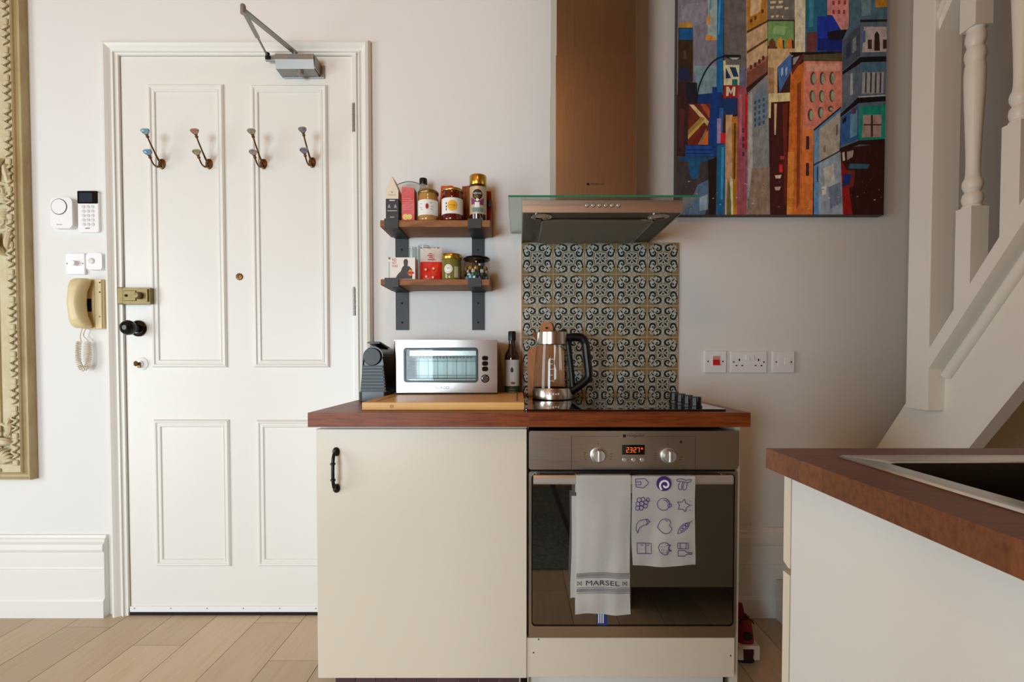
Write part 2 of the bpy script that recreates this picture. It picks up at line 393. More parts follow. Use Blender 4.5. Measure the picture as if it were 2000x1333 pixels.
# ---------------------------------------------------------------- the door
door = thing('door_1', 'white four-panel front door with coat hooks', None, ((DX0 + DX1) / 2, 0, 0), kind='structure')
YD = -.002
b = newbm(); box(b, DX0, DX1, YD, .045, DZ0, DZ1, .0015, 1); obj('slab', b, gloss_w, door)
for u0, v0, u1, v1 in ((290, 166, 438, 718), (491, 167, 640, 718), (302, 820, 449, 1106), (502, 821, 649, 1106)):
    x0 = at(u0, (v0 + v1) / 2 - 0, YD).x; x1 = at(u1, (v0 + v1) / 2, YD).x
    # the photographed edges lean with the lens; use each panel's upper corner height for width
    x0, x1 = at(u0, v0 + 40, YD).x, at(u1, v0 + 40, YD).x; z0, z1 = at(460, v1, YD).z, at(460, v0, YD).z
    b = newbm()
    sweep_frame(b, x0, x1, z0, z1, [(-.001, YD), (.001, YD - .005), (.006, YD - .0095), (.011, YD - .009), (.015, YD - .0045), (.018, YD - .0045), (.022, YD - .0065), (.027, YD - .006), (.030, YD)])
    obj('panel_moulding', b, gloss_w, door)
    bxo('panel', (x0 + .03, x1 - .03, YD - .0012, YD + .004, z0 + .03, z1 - .03), gloss_w, door)
for u, v0, v1 in ((691, 203, 258), (692.5, 563, 617)):
    c = at(u, (v0 + v1) / 2, -.008); za, zb = at(u, v1, -.008).z, at(u, v0, -.008).z
    hg = None
    b = newbm(); n = 5
    for k in range(n): lathe(b, [(.0, 0), (.0065, .0), (.0065, (zb - za) / n - .0012), (0, (zb - za) / n - .0012)], (c.x, c.y, za + (zb - za) * k / n), 12)
    hg = obj('hinge', b, grey_metal, door, label='brass-grey butt hinge')
    b = newbm(); lathe(b, [(0, 0), (.005, 0), (.006, .003), (0, .006)], (c.x, c.y, zb), 10); obj('hinge_pin', b, grey_metal, hg)
c = at(468, 541, YD); b = newbm(); lathe(b, [(.0135, YD), (.0135, YD - .003), (.010, YD - .005), (.006, YD - .005), (.005, YD - .003), (0, YD - .003)], (c.x, 0, c.z), 20, 'y')
obj('peephole', b, brass_m, door, label='small brass peephole')
# draught strip along the foot
x0, x1, z0, z1 = DX0, DX1, DZ0, at(420, 1184, YD).z
st = bxo('draught_strip', (DX0 + .001, DX1 - .001, YD - .007, YD, DZ0 + .004, z1), white_p, door, bev=.001)
bxo('brush', (DX0 + .001, DX1 - .001, YD - .006, YD + .01, DZ0 - .014, DZ0 + .004), dark_m, st)
for k in range(7):
    b = newbm(); lathe(b, [(.0028, 0), (.0028, -.001), (0, -.0016)], (DX0 + .02 + k * (DX1 - DX0 - .04) / 6, YD - .007, (DZ0 + z1) / 2 + .006), 8, 'y'); obj('screw', b, grey_metal, st)
# rim latch
x0, x1, z0, z1 = rect(240, 562, 293, 594, -.03)
lk = prism_o('rim_latch', rrect(x0, x1, z0, z1, .004), -.03, YD, bronze_m, door, bev=.002, label='bronze rim latch with snib')
xk0, xk1 = at(229, 578, -.026).x, at(243, 578, -.026).x
bxo('keep', (xk0, xk1 - .002, -.030, -.010, z0 - .001, z1 + .002), bronze_m, lk, bev=.004)
bxo('cover_plate', (x0 + .004, x0 + .052, -.034, -.029, z0 + .012, z1 - .012), bronze_m, lk, bev=.002)
c = at(265, 577, -.045); b = newbm(); lathe(b, [(.014, -.032), (.014, -.042), (.010, -.052), (.0, -.053)], (c.x + .004, 0, c.z), 18, 'y'); obj('turn_knob', b, bronze_m, lk)
b = newbm(); lathe(b, [(.005, -.033), (.005, -.037), (0, -.037)], (x0 + .016, 0, c.z), 10, 'y'); obj('snib_button', b, dark_m, lk)
bxo('snib_lever', (x1 - .012, x1 - .006, -.036, -.029, z0 + .008, z1 - .006), bronze_m, lk, bev=.001)
# black door knob
c = at(271, 642, YD); b = newbm()
lathe(b, [(.032, YD), (.032, YD - .004), (.027, YD - .009), (.015, YD - .011), (.013, YD - .026), (.020, YD - .034), (.0285, YD - .046), (.029, YD - .058), (.022, YD - .070), (.010, YD - .075), (.009, YD - .073), (0, YD - .073)], (c.x, 0, c.z), 32, 'y')
obj('door_knob', b, black_g, door, label='glossy black door knob')
# cylinder lock with key
c = at(277, 711, YD); b = newbm(); lathe(b, [(.026, YD), (.026, YD - .003), (.021, YD - .005), (.013, YD - .006), (.012, YD - .012), (0, YD - .012)], (c.x, 0, c.z), 28, 'y')
kl = obj('cylinder_lock', b, white_p, door, label='white escutcheon with a brass key')
b = newbm(); box(b, c.x - .002, c.x + .002, YD - .024, YD - .010, c.z - .006, c.z + .006); prism(b, circ(YD - .031, c.z + .001, .0105, 14), c.x - .0012, c.x + .0012, axis='x'); obj('key', b, brass_m, kl)
b = newbm(); box(b, c.x - .006, c.x + .006, YD - .017, YD - .012, c.z - .016, c.z + .006, .001); obj('thumb_turn', b, brass_m, kl)

# ---------------------------------------------------------------- door closer
zc = at(578, 100, -.06).z
dc = thing('door_closer', 'silver overhead door closer with folded arm', 'door closer', (at(578, 100, -.04).x, -.01, zc))
x0, x1, z0, z1 = rect(539, 107, 614, 137, -.055)
prism_o('body', [(YD, z1), (-.062, z1), (-.064, z1 - .022), (-.056, z0 + .004), (YD, z0)], x0, x1, grey_metal, dc, axis='x', bev=.002)
xb1 = at(634, 125, -.006).x
bxo('mounting_plate', (x0 + .006, xb1, -.008, YD - .0003, z0 - .004, z1 - .012), grey_metal, dc, bev=.002)
bxo('end_cap', (x1, x1 + .006, -.058, -.006, z0 + .006, z1 - .004), grey_metal, dc, bev=.002)
c = at(586, 138, -.045); b = newbm(); lathe(b, [(.012, z0 + .006), (.012, z0 - .010), (.008, z0 - .014), (0, z0 - .015)], (c.x, -.042, 0), 16); obj('pinion_cap', b, grey_metal, dc)
piv = Vector((at(577, 100, -.045).x, -.042, z1 + .004)); elb = at(475, 26, -.275); elb.z = z1 + .014
brk = Vector((at(524, 100, -.03).x, -.04, z1 + .008))
b = newbm(); lathe(b, [(.010, z1 - .002), (.010, z1 + .014), (.006, z1 + .018), (0, z1 + .018)], (piv.x, piv.y, 0), 14); obj('spindle', b, chrome_m, dc)
def bar(name, p, q, wx, hz, m, parent):
    d = (q - p); s = Vector((-d.y, d.x, 0)).normalized() * wx / 2; u = Vector((0, 0, hz / 2)); b = newbm()
    vs = [b.verts.new(e + i * s + j * u) for e in (p, q) for i, j in ((1, 1), (-1, 1), (-1, -1), (1, -1))]
    for f in ((0, 1, 2, 3), (7, 6, 5, 4), (0, 4, 5, 1), (1, 5, 6, 2), (2, 6, 7, 3), (3, 7, 4, 0)): b.faces.new([vs[i] for i in f])
    return obj(name, b, m, parent)
bar('main_arm', piv + Vector((0, 0, .010)), elb, .020, .006, grey_metal, dc)
mid = elb.lerp(brk, .58)
bar('forearm', elb, mid, .014, .006, grey_metal, dc)
tube_o('adjusting_rod', [mid, brk], .0042, grey_metal, dc)
b = newbm(); lathe(b, [(.009, -.012), (.009, .014), (.007, .018), (0, .018)], (elb.x, elb.y, elb.z), 12); obj('elbow_joint', b, grey_metal, dc)
bxo('shoe_bracket', (brk.x - .014, brk.x + .045, -.03, -.0195, brk.z - .014, brk.z + .004), grey_metal, dc, bev=.002)
b = newbm(); lathe(b, [(.008, -.012), (.008, .010), (0, .012)], (brk.x, -.036, brk.z), 12); obj('shoe_pivot', b, dark_m, dc)

# ---------------------------------------------------------------- four coat hooks
def hook(c, cols, label):
    t = thing('coat_hook', label, 'coat hook', (c.x, YD, c.z), 'coat hooks on the door')
    y0 = YD - .0055
    b = newbm(); lathe(b, [(.0, y0 + .0052), (.0145, y0 + .0052), (.0135, y0 + .001), (.008, y0 - .003), (0, y0 - .004)], (c.x, 0, c.z), 20, 'y')
    for v in b.verts: v.co.z = c.z + (v.co.z - c.z) * 1.45
    pl = obj('back_plate', b, brass_m, t)
    for s in (-1, 1):
        b = newbm(); lathe(b, [(.003, y0 - .001), (.003, y0 - .0045), (0, y0 - .005)], (c.x, 0, c.z + s * .012), 8, 'y'); obj('screw', b, dark_m, pl)
    def P(y, z): return (c.x, y0 - y, c.z + z)
    for nm, pts, kc in (('upper_arm', [P(.002, .004), P(.018, .012), P(.040, .036), P(.062, .062), P(.070, .074)], cols[0]), ('lower_arm', [P(.002, -.004), P(.020, -.020), P(.040, -.019), P(.054, -.006), P(.059, .001)], cols[1])):
        path = bez(pts, 6); r = [.0052 - .0022 * min(1, 2.2 * k / len(path)) for k in range(len(path))]
        a = tube_o(nm, path, r, brass_m, t, 10)
        e, d = Vector(pts[-1]), (Vector(pts[-1]) - Vector(pts[-2])).normalized()
        b = newbm(); lathe(b, [(.0, -.006), (.005, -.004), (.0062, 0), (.004, .004), (.0065, .007), (.0065, .009), (0, .009)], (0, 0, 0), 14)
        bmesh.ops.transform(b, matrix=Matrix.Translation(e) @ d.to_track_quat('Z', 'Y').to_matrix().to_4x4(), verts=b.verts); obj('collar', b, brass_m, a)
        b = newbm(); lathe(b, [(.0, .008), (.008, .009), (.0125, .014), (.0155, .020), (.0145, .025), (.009, .0285), (0, .029)], (0, 0, 0), 10)
        bmesh.ops.transform(b, matrix=Matrix.Translation(e) @ d.to_track_quat('Z', 'Y').to_matrix().to_4x4(), verts=b.verts)
        for f in b.faces: f.smooth = False
        obj('crystal_knob', b, mat('cut_glass_%d_%d_%d' % kc, tuple(min(255, int(q * 1.25)) for q in kc), .05, trans=.85, var=.35, vscale=120, coat=.5), a)
for (u, v), cc, lb in (((317, 321), ((112, 150, 168), (96, 138, 166)), 'brass coat hook with blue glass knobs, nearest the latch side'),
                       ((409, 321), ((150, 112, 92), (138, 132, 104)), 'brass coat hook with one reddish and one olive glass knob'),
                       ((515, 321), ((132, 124, 110), (136, 126, 122)), 'brass coat hook with smoky grey glass knobs on the moulding'),
                       ((610, 318), ((104, 104, 112), (102, 98, 124)), 'brass coat hook with violet grey knobs, nearest the hinges')):
    hook(at(u, v, YD), cc, lb)

# ================================================================ left of the door
# ornate frame: large mirror hung on the back wall
fx1, fz0 = at(74, 900, -.001).x, at(40, 938, -.03).z
fx0, fz1 = fx1 - 1.12, 2.62
mr = thing('framed_mirror', 'tall mirror in an ornate cream and gilt carved frame', 'mirror', ((fx0 + fx1) / 2, -.001, fz0))
b = newbm(); pf = [(0, -.001), (0, -.029), (.002, -.033), (.005, -.033), (.008, -.029), (.012, -.025), (.020, -.024), (.026, -.028), (.029, -.034), (.032, -.036)]
sweep_frame(b, fx0, fx1, fz0, fz1, pf); obj('outer_frame', b, gilt_d, mr)
b = newbm(); sweep_frame(b, fx0, fx1, fz0, fz1, [(.032, -.036), (.033, -.038), (.062, -.038), (.065, -.035)]); obj('ornament_band', b, gilt_m, mr)
b = newbm(); sweep_frame(b, fx0, fx1, fz0, fz1, [(.065, -.035), (.070, -.030), (.085, -.024), (.104, -.021), (.116, -.020)]); obj('cove', b, gilt_m, mr)
b = newbm(); sweep_frame(b, fx0, fx1, fz0, fz1, [(.116, -.020), (.118, -.026), (.132, -.026), (.136, -.018), (.136, -.006)]); obj('inner_slip', b, gilt_d, mr)
bxo('mirror_glass', (fx0 + .13, fx1 - .13, -.012, -.006, fz0 + .13, fz1 - .13), mirror_m, mr)
# repeat of the leaf-and-block band: one mesh shared by every piece
def leaf_unit():
    b = newbm(); box(b, -.011, .011, -.008, 0, -.011, .011, .003, 1)
    for s, z in ((1, .026), (-1, .040), (1, .054), (-1, .068), (1, .082)):
        pts = [(-.013 * s, -.002, z - .008), (-.004 * s, -.008, z - .005), (.006 * s, -.009, z), (.011 * s, -.006, z + .006), (.005 * s, -.004, z + .009), (0, -.004, z + .004)]
        tube(b, bez(pts, 3), [.0022 + .0022 * math.sin(PI * k / 15) for k in range(16)], 6)
    bmesh.ops.recalc_face_normals(b, faces=b.faces); me = bpy.data.meshes.new('leaf_carving'); b.to_mesh(me); b.free(); me.materials.append(gilt_m); return me
lm = leaf_unit()
z = fz0 + .07
while z < fz1 - .1:
    o = _link('leaf_carving', lm, mr); o.location = Vector((fx1 - .0475, -.0375, z)) - OFF[mr.name]; OFF[o.name] = OFF[mr.name]; z += .1065
x = fx1 - .20
while x > fx0 + .1:
    o = _link('leaf_carving', lm, mr); o.location = Vector((x, -.0375, fz0 + .0475)) - OFF[mr.name]; o.rotation_euler = (0, PI / 2, 0); x -= .1065
def scroll(b, cx, cz, r, turns, a0, sgn, rad, y=-.036):
    pts = []; n = int(26 * turns)
    for k in range(n + 1):
        t = k / n; a = a0 + sgn * turns * 2 * PI * t; rr = r * (1 - .82 * t); pts.append((cx + rr * math.cos(a), y - .012 * t, cz + rr * math.sin(a)))
    tube(b, pts, [rad * (1 - .3 * k / n) for k in range(n + 1)], 7)
def acanthus(b, p0, p1, bow, rad, y=-.032):
    p0, p1 = Vector((p0[0], y, p0[1])), Vector((p1[0], y, p1[1])); d = p1 - p0; q = Vector((-d.z, 0, d.x)).normalized() * bow
    path = bez([p0, p0.lerp(p1, .4) + q + Vector((0, -.012, 0)), p0.lerp(p1, .8) + q * .8 + Vector((0, -.014, 0)), p1], 6)
    n = len(path); tube(b, path, [rad * (.25 + math.sin(PI * min(1, .12 + .88 * k / n))) for k in range(n)], 7)
# middle cartouche on the side rail
cx, zm = at(3, 405, -.035).x, at(3, 405, -.035).z
b = newbm()
for s in (1, -1):
    scroll(b, cx + .004, zm + s * .062, .034, 1.4, s * -.4, s, .007)
    for k in range(4): acanthus(b, (cx - .04 + .006 * k, zm + s * (.012 + .006 * k)), (cx + .036 - .001 * k, zm + s * (.010 + .011 * k)), s * .008, .0052)
    acanthus(b, (cx + .03, zm + s * .07), (cx + .018, zm + s * .165), s * -.010, .009)
    acanthus(b, (cx + .034, zm + s * .10), (cx + .036, zm + s * .16), s * .008, .007)
    acanthus(b, (cx - .02, zm + s * .10), (cx + .010, zm + s * .185), s * .014, .011)
    acanthus(b, (cx - .05, zm + s * .03), (cx - .03, zm + s * .16), s * .02, .012)
obj('carved_cartouche', b, gilt_m, mr, smooth=True)
cx, zm = at(10, 876, -.035).x, at(10, 876, -.035).z
b = newbm()
for k in range(9):
    a = math.radians(15 + 17 * k); acanthus(b, (cx - .012, zm - .062), (cx - .012 + .058 * math.cos(a), zm - .062 + .062 * math.sin(a)), .006, .0062)
acanthus(b, (cx - .03, zm + .01), (cx + .030, zm + .016), .014, .013); acanthus(b, (cx + .03, zm + .03), (cx - .03, zm + .045), .012, .011)
acanthus(b, (cx + .006, zm + .05), (cx + .03, zm + .105), -.012, .009); acanthus(b, (cx + .02, zm + .045), (cx + .036, zm + .125), .006, .007)
scroll(b, cx - .012, zm + .075, .028, 1.0, -.6, 1, .007); acanthus(b, (cx - .05, zm - .06), (cx - .05, zm + .06), .02, .014)
obj('carved_corner', b, gilt_m, mr, smooth=True)

# alarm siren, keypad, dimmer, motion sensor
Y = -.024; x0, x1, z0, z1 = rect(98, 386, 141, 446, Y)
t = thing('alarm_siren', 'white rounded alarm siren box beside the keypad', 'alarm', ((x0 + x1) / 2, 0, z0))
prism_o('housing', rrect(x0, x1, z0, z1, .018), Y, -.0005, white_p, t, bev=.005)
c = at(115, 404, Y); b = newbm(); lathe(b, [(.0315, Y - .0005), (.0305, Y - .002), (.0295, Y - .0005)], (c.x + .001, 0, c.z), 36, 'y'); obj('ring_groove', b, mat('soft_grey', (120, 120, 124), .5), t)
b = newbm(); prism(b, circ(c.x + .001, c.z, .0288, 40), Y - .0022, Y + .001); obj('speaker_disc', b, white_p, t)
c = at(116, 439, Y); bxo('maker_mark', (c.x - .011, c.x + .011, Y - .0007, Y, c.z - .001, c.z + .001), mat('soft_grey'), t)
Y = -.011; x0, x1, z0, z1 = rect(152, 373, 192, 454, Y)
t = thing('alarm_keypad', 'white alarm keypad with a dark screen and round keys', 'keypad', ((x0 + x1) / 2, 0, z0))
prism_o('housing', rrect(x0, x1, z0, z1, .009), Y, -.0005, white_p, t, bev=.003)
zs = at(170, 398, Y).z
sc = prism_o('screen', rrect(x0 + .0005, x1 - .0005, zs, z1 - .0005, .004), Y - .0014, Y + .004, black_g, t)
bxo('screen_glare', (x0 + .008, x1 - .022, Y - .0018, Y - .0013, zs + .006, z1 - .008), mat('lcd_blue', (40, 52, 66), .12), sc)
for i in range(5):
    for j in range(3):
        c = at(163 + j * 8.8 + .25 * i, 404.5 + i * 8.6, Y); b = newbm(); lathe(b, [(.0066, Y + .001), (.0066, Y - .0016), (.0045, Y - .0024), (0, Y - .0022)], (c.x, 0, c.z), 14, 'y'); obj('key_button', b, mat('key_grey', (214, 212, 210), .4), t)
c = at(171, 446, Y); bxo('maker_mark', (c.x - .009, c.x + .009, Y - .0006, Y, c.z - .0018, c.z + .0018), mat('soft_grey'), t)
Y = -.012; x0, x1, z0, z1 = rect(128, 495, 165, 536, Y)
t = thing('dimmer_switch', 'square white dimmer switch with a round knob', 'switch', ((x0 + x1) / 2, 0, z0))
bxo('plate', (x0, x1, Y, -.0005, z0, z1), white_p, t, bev=.002)
c = at(149, 515, Y); b = newbm(); lathe(b, [(.0105, Y), (.0100, Y - .016), (.0085, Y - .018), (0, Y - .018)], (c.x, 0, c.z), 22, 'y'); obj('dimmer_knob', b, white_p, t)
for dx in (-.031, .031):
    b = newbm(); lathe(b, [(.0026, Y), (.0026, Y - .0008), (0, Y - .001)], ((x0 + x1) / 2 + dx, 0, c.z), 10, 'y'); obj('screw', b, mat('soft_grey'), t)
Y = -.022; x0, x1, z0, z1 = rect(168, 495, 199, 527, Y)
t = thing('motion_sensor', 'small rounded white sensor beside the dimmer', 'sensor', ((x0 + x1) / 2, 0, z0))
prism_o('housing', rrect(x0, x1, z0, z1, .010), Y, -.0005, white_p, t, bev=.004)
c = at(179, 510, Y); b = newbm(); lathe(b, [(.0125, Y), (.012, Y - .002), (.008, Y - .005), (0, Y - .006)], (c.x, 0, c.z), 22, 'y'); obj('lens_dome', b, mat('lens_white', (226, 226, 224), .25), t)

# intercom phone
x0, x1, z0, z1 = rect(160, 546, 204, 643, -.02)
t = thing('intercom_phone', 'ivory wall intercom handset with a coiled cord', 'intercom', ((x0 + x1) / 2, 0, z0))
bs = bxo('base', (x0, x1, -.024, -.0005, z0, z1), ivory_p, t, bev=.003)
xa = at(186, 600, -.02).x; xb = at(190, 600, -.02).x
bxo('raised_bar', (xb, x1 - .003, -.031, -.022, z0 + .001, z1 - .001), ivory_p, bs, bev=.002)
bxo('groove', (xa, xb - .001, -.0246, -.02, z0 + .001, z1 - .001), mat('ivory_shade', (176, 160, 116), .5), bs)
for vv in (552, 571, 619):
    c = at(195, vv, -.031); b = newbm(); lathe(b, [(.0030, -.0305), (.0028, -.0318), (0, -.0318)], (c.x, 0, c.z), 10, 'y'); obj('button', b, dark_m if vv < 600 else brass_m, bs)
c0 = at(170, 590, -.0245); c1 = at(179, 609, -.0245); bxo('cradle_recess', (c0.x, c1.x, -.0250, -.02, at(175, 609, -.0245).z, at(175, 584, -.0245).z), dark_m, bs)
zt, zb = at(160, 544, -.05).z, at(160, 641, -.05).z; xm = at(158, 590, -.05).x
# handset: thick at ear and mouth, slimmer bowed grip
b = newbm(); n = 22; rings = []
for k in range(n + 1):
    s = k / n; z = zb + (zt - zb) * s; e = abs(2 * s - 1)
    wdt = .0265 + .010 * max(0, (e - .35) / .65) ** 1.2 - .011 * max(0, (e - .86) / .14) ** 2.2
    dep = .020 + .010 * (1 - e ** 2); yc = -.052 - .008 * (1 - e ** 2)
    if e > .55: yc += .010 * (e - .55) / .45; dep += .004
    dep *= (1 - .35 * max(0, (e - .9) / .1) ** 2); x = xm + .006 * (e - .5)
    rings.append([b.verts.new((x - .004 + .92 * wdt * math.copysign(abs(math.cos(a)) ** .75, math.cos(a)), yc + dep * math.copysign(abs(math.sin(a)) ** .75, math.sin(a)), z)) for a in [2 * PI * j / 20 for j in range(20)]])
for A, B in zip(rings, rings[1:]):
    for j in range(20): b.faces.new([A[j], A[(j + 1) % 20], B[(j + 1) % 20], B[j]])
b.faces.new(rings[0][::-1]); b.faces.new(rings[-1]); obj('handset', b, ivory_p, t, smooth=True)
path = bez([at(u, v, y) for u, v, y in ((154, 667, -.03), (152.5, 690, -.03), (154, 710, -.03), (162, 721, -.03), (171, 714, -.028), (173.5, 695, -.026), (172.5, 669, -.024))], 40)
hel = []; up = Vector((0, 1, 0)); acc = 0
for i in range(len(path) - 1):
    tt = (path[i + 1] - path[i]); acc += tt.length; tn = tt.normalized(); s = tn.cross(up).normalized(); a = acc / .0066 * 2 * PI
    for q in range(3):
        aa = a - tt.length * (1 - q / 3) / .0066 * 2 * PI; hel.append(path[i].lerp(path[i + 1], q / 3) + (s * math.cos(aa) + up * math.sin(aa)) * .0084)
cordm = mat('cord_ivory', (216, 206, 184), .45)
cd_ = tube_o('coiled_cord', hel, .0017, cordm, t, 5)
tube_o('cord_lead', bez([at(161, 641, -.04), at(157, 655, -.034), Vector(hel[0])], 6), .0017, cordm, cd_, 6)
tube_o('cord_lead', bez([at(168, 641, -.02), at(163, 655, -.022), at(170, 664, -.022), Vector(hel[-1])], 6), .0017, cordm, cd_, 6)

# ================================================================ kitchen run
YW, YC = -.588, -.5555                          # worktop edge, cabinet fronts
wx0, wx1 = at(601, 820, YW).x, at(1466, 820, YW).x
WB = WT_Z - .040
cx0, cxm, cx1 = at(617, 900, YC).x, at(1030.5, 900, YC).x, at(1441, 900, YC).x
# worktop built from glued staves
wt = thing('worktop', 'dark red-brown hardwood worktop with the hob set in', 'worktop', ((wx0 + wx1) / 2, -.3, WB))
y = YW; r = 0
while y < -.004:
    y2 = min(y + (.046 if r else .05), -.003); x = wx0; ln = .62 if r == 0 else random.uniform(.2, .6)
    while x < wx1 - .001:
        x2 = min(wx1, x + ln)
        if wx1 - x2 < .08: x2 = wx1
        bxo('stave', (x, x2, y, y2, WB, WT_Z), teak_m, wt); x = x2; ln = random.uniform(.3, .65)
    y = y2; r += 1
# base cupboard
cz0, czt = at(820, 1325.5, YC).z, WB - .002
cb = thing('base_cupboard', 'cream single-door base cupboard with black handle', 'cupboard', ((cx0 + cxm) / 2, -.3, 0))
bxo('carcass', (cx0 + .004, cxm - .002, YC + .021, -.034, cz0 + .003, WB - .0008), white_lam, cb)
dr = bxo('door', (cx0, cxm - .0025, YC, YC + .0195, cz0, at(820, 838.5, YC).z), cream_m, cb, bev=.0015)
hx = at(652, 920, YC - .02).x; h0, h1 = at(652, 966, YC - .02).z, at(652, 877, YC - .02).z
hb = tube_o('handle', bez([(hx, YC - .004, h0 + .012), (hx, YC - .020, h0 + .020), (hx, YC - .027, h0 + .045), (hx, YC - .027, h1 - .045), (hx, YC - .020, h1 - .020), (hx, YC - .004, h1 - .012)], 6), .0048, black_p, dr, 12)
for zz in (h0 + .012, h1 - .012):
    b = newbm(); lathe(b, [(.0105, YC - .0002), (.010, YC - .004), (.006, YC - .008), (0, YC - .009)], (hx, 0, zz), 18, 'y')
    for v in b.verts: v.co.z = zz + (v.co.z - zz) * 1.25
    obj('handle_rose', b, black_p, hb)
for zz in (h0 + .042, h1 - .042):
    b = newbm(); lathe(b, [(.0045, -.004), (.0072, -.002), (.0072, .002), (.0045, .004)], (hx, YC - .0268, zz), 14); obj('handle_ring', b, black_p, hb)
# tiled toe recess
pl = bxo('plinth', (cx0 + .03, cxm - .02, YC + .055, YC + .07, 0, cz0 + .003), mat('grout_pale', (190, 184, 176), .8), cb)
n = 9; tw = (cxm - cx0 - .055) / n
for k in range(n):
    for j in range(2):
        bxo('plinth_tile', (cx0 + .032 + k * tw, cx0 + .032 + (k + 1) * tw - .003, YC + .050, YC + .056, j * .056 + .002, j * .056 + .054), mat('plinth_tile', (84, 62, 66), .3, objvar=.2, var=.1), pl)
# oven
ox0, ox1 = at(1033, 900, YC).x, at(1440, 900, YC).x
oz0, oz1 = at(1236, 1247, YC).z, at(1236, 842, YC).z
ov = thing('built_in_oven', 'stainless built-in single oven with dark glass door', 'oven', ((ox0 + ox1) / 2, -.3, oz0))
bxo('cavity_body', (ox0 + .012, ox1 - .012, YC + .03, -.05, oz0 + .005, oz1 - .006), dark_m, ov)
zp = at(1236, 917, YC).z
prism_o('control_panel', rrect(ox0, ox1, zp, oz1, .006), YC - .004, YC + .03, steel_m, ov, bev=.0015)
yp = YC - .0042; seam = mat('seam_dark', (60, 52, 44), .6)
for u in (1116, 1358): c = at(u, 880, yp); bxo('panel_seam', (c.x - .0007, c.x + .0007, yp - .0003, yp + .001, zp, at(u, 853, yp).z), seam, ov)
for ua, ub in ((1116, 1210), (1264, 1358)):
    c0, c1 = at(ua, 853, yp), at(ub, 853, yp); bxo('panel_seam', (c0.x, c1.x, yp - .0003, yp + .001, c0.z - .0004, c0.z + .0004), seam, ov)
for u, v, nm in ((1168, 889, 'a'), (1305, 890, 'b')):
    c = at(u, v, yp); b = newbm(); lathe(b, [(.0225, yp), (.0225, yp - .003), (.0195, yp - .004), (.0185, yp - .020), (.0165, yp - .023), (0, yp - .0235)], (c.x, 0, c.z), 36, 'y')
    kn = obj('control_knob', b, satin_k, ov); bxo('grip_ridge', (c.x - .0045, c.x + .0045, yp - .027, yp - .021, c.z - .0165, c.z + .0165), satin_k, kn, bev=.0025)
    for k in range(7 if nm == 'a' else 6):
        a = math.radians(160 + k * 12) if k < 4 else math.radians(-20 + (k - 4) * 14); q = (c.x + .038 * math.cos(a), c.z - .002 + .030 * math.sin(a) * (-1 if k < 4 else 1) * (1))
        bxo('dial_mark', (q[0] - .0028, q[0] + .0028, yp - .0003, yp, q[1] - .0006, q[1] + .0006), seam, kn)
    bxo('dial_mark', (c.x - .0014, c.x + .0014, yp - .0003, yp, c.z + .030, c.z + .033), seam, kn)
x0, x1, z0, z1 = rect(1215, 869.5, 1259, 888.5, yp)
ds = bxo('clock_display', (x0, x1, yp - .0012, yp + .002, z0, z1), black_g, ov)
glow = mat('amber_digits', (255, 120, 40), .4, emit=.9); redg = mat('red_symbol', (255, 50, 30), .4, emit=.8)
SEG = {'2': 'abged', '3': 'abgcd', '7': 'abc'}
def digit(b, ch, x, z, w_, h_, th):
    s = {'a': (x, x + w_, z + h_ - th, z + h_), 'g': (x, x + w_, z + h_ / 2 - th / 2, z + h_ / 2 + th / 2), 'd': (x, x + w_, z, z + th), 'b': (x + w_ - th, x + w_, z + h_ / 2, z + h_), 'c': (x + w_ - th, x + w_, z, z + h_ / 2), 'f': (x, x + th, z + h_ / 2, z + h_), 'e': (x, x + th, z, z + h_ / 2)}
    for k in SEG[ch]: q = s[k]; box(b, q[0], q[1], yp - .0018, yp - .0011, q[2], q[3])
b = newbm(); xx = at(1223.5, 879, yp).x
for k, ch in enumerate('2327'): digit(b, ch, xx + k * .0094 + (.002 if k > 1 else 0), at(1230, 884, yp).z, .0066, .0140, .0010)
for dz in (.005, .010): box(b, xx + .0180, xx + .0193, yp - .0018, yp - .0011, at(1230, 884, yp).z + dz, at(1230, 884, yp).z + dz + .0013)
obj('clock_digits', b, glow, ds, label='amber digits reading 23:27')
b = newbm(); c = at(1253.5, 876.5, yp); prism(b, circ(c.x, c.z, .003, 10), yp - .0018, yp - .0011); obj('red_symbol', b, redg, ds)
for u in (1219.5, 1237.5, 1254):
    c = at(u, 898.5, yp); b = newbm(); lathe(b, [(.0062, yp), (.0062, yp - .002), (.005, yp - .0032), (0, yp - .0032)], (c.x, 0, c.z), 18, 'y'); obj('push_button', b, satin_k, ov)
text('maker_lettering', 'Hotpoint', at(1258, 852, yp).x - at(1225, 852, yp).x, .0095, ((at(1225, 852, yp).x + at(1258, 852, yp).x) / 2, yp - .0004, at(1240, 852, yp).z), black_p, ov)
c = at(1219.5, 852, yp); bxo('maker_emblem', (c.x - .0042, c.x + .0042, yp - .0006, yp, c.z - .0042, c.z + .0042), black_p, ov)
c = at(1330, 864, yp); b = newbm(); prism(b, circ(c.x, c.z, .0042, 14), yp - .0004, yp); obj('scorch_mark', b, mat('scorch', (40, 34, 26), .6), ov)
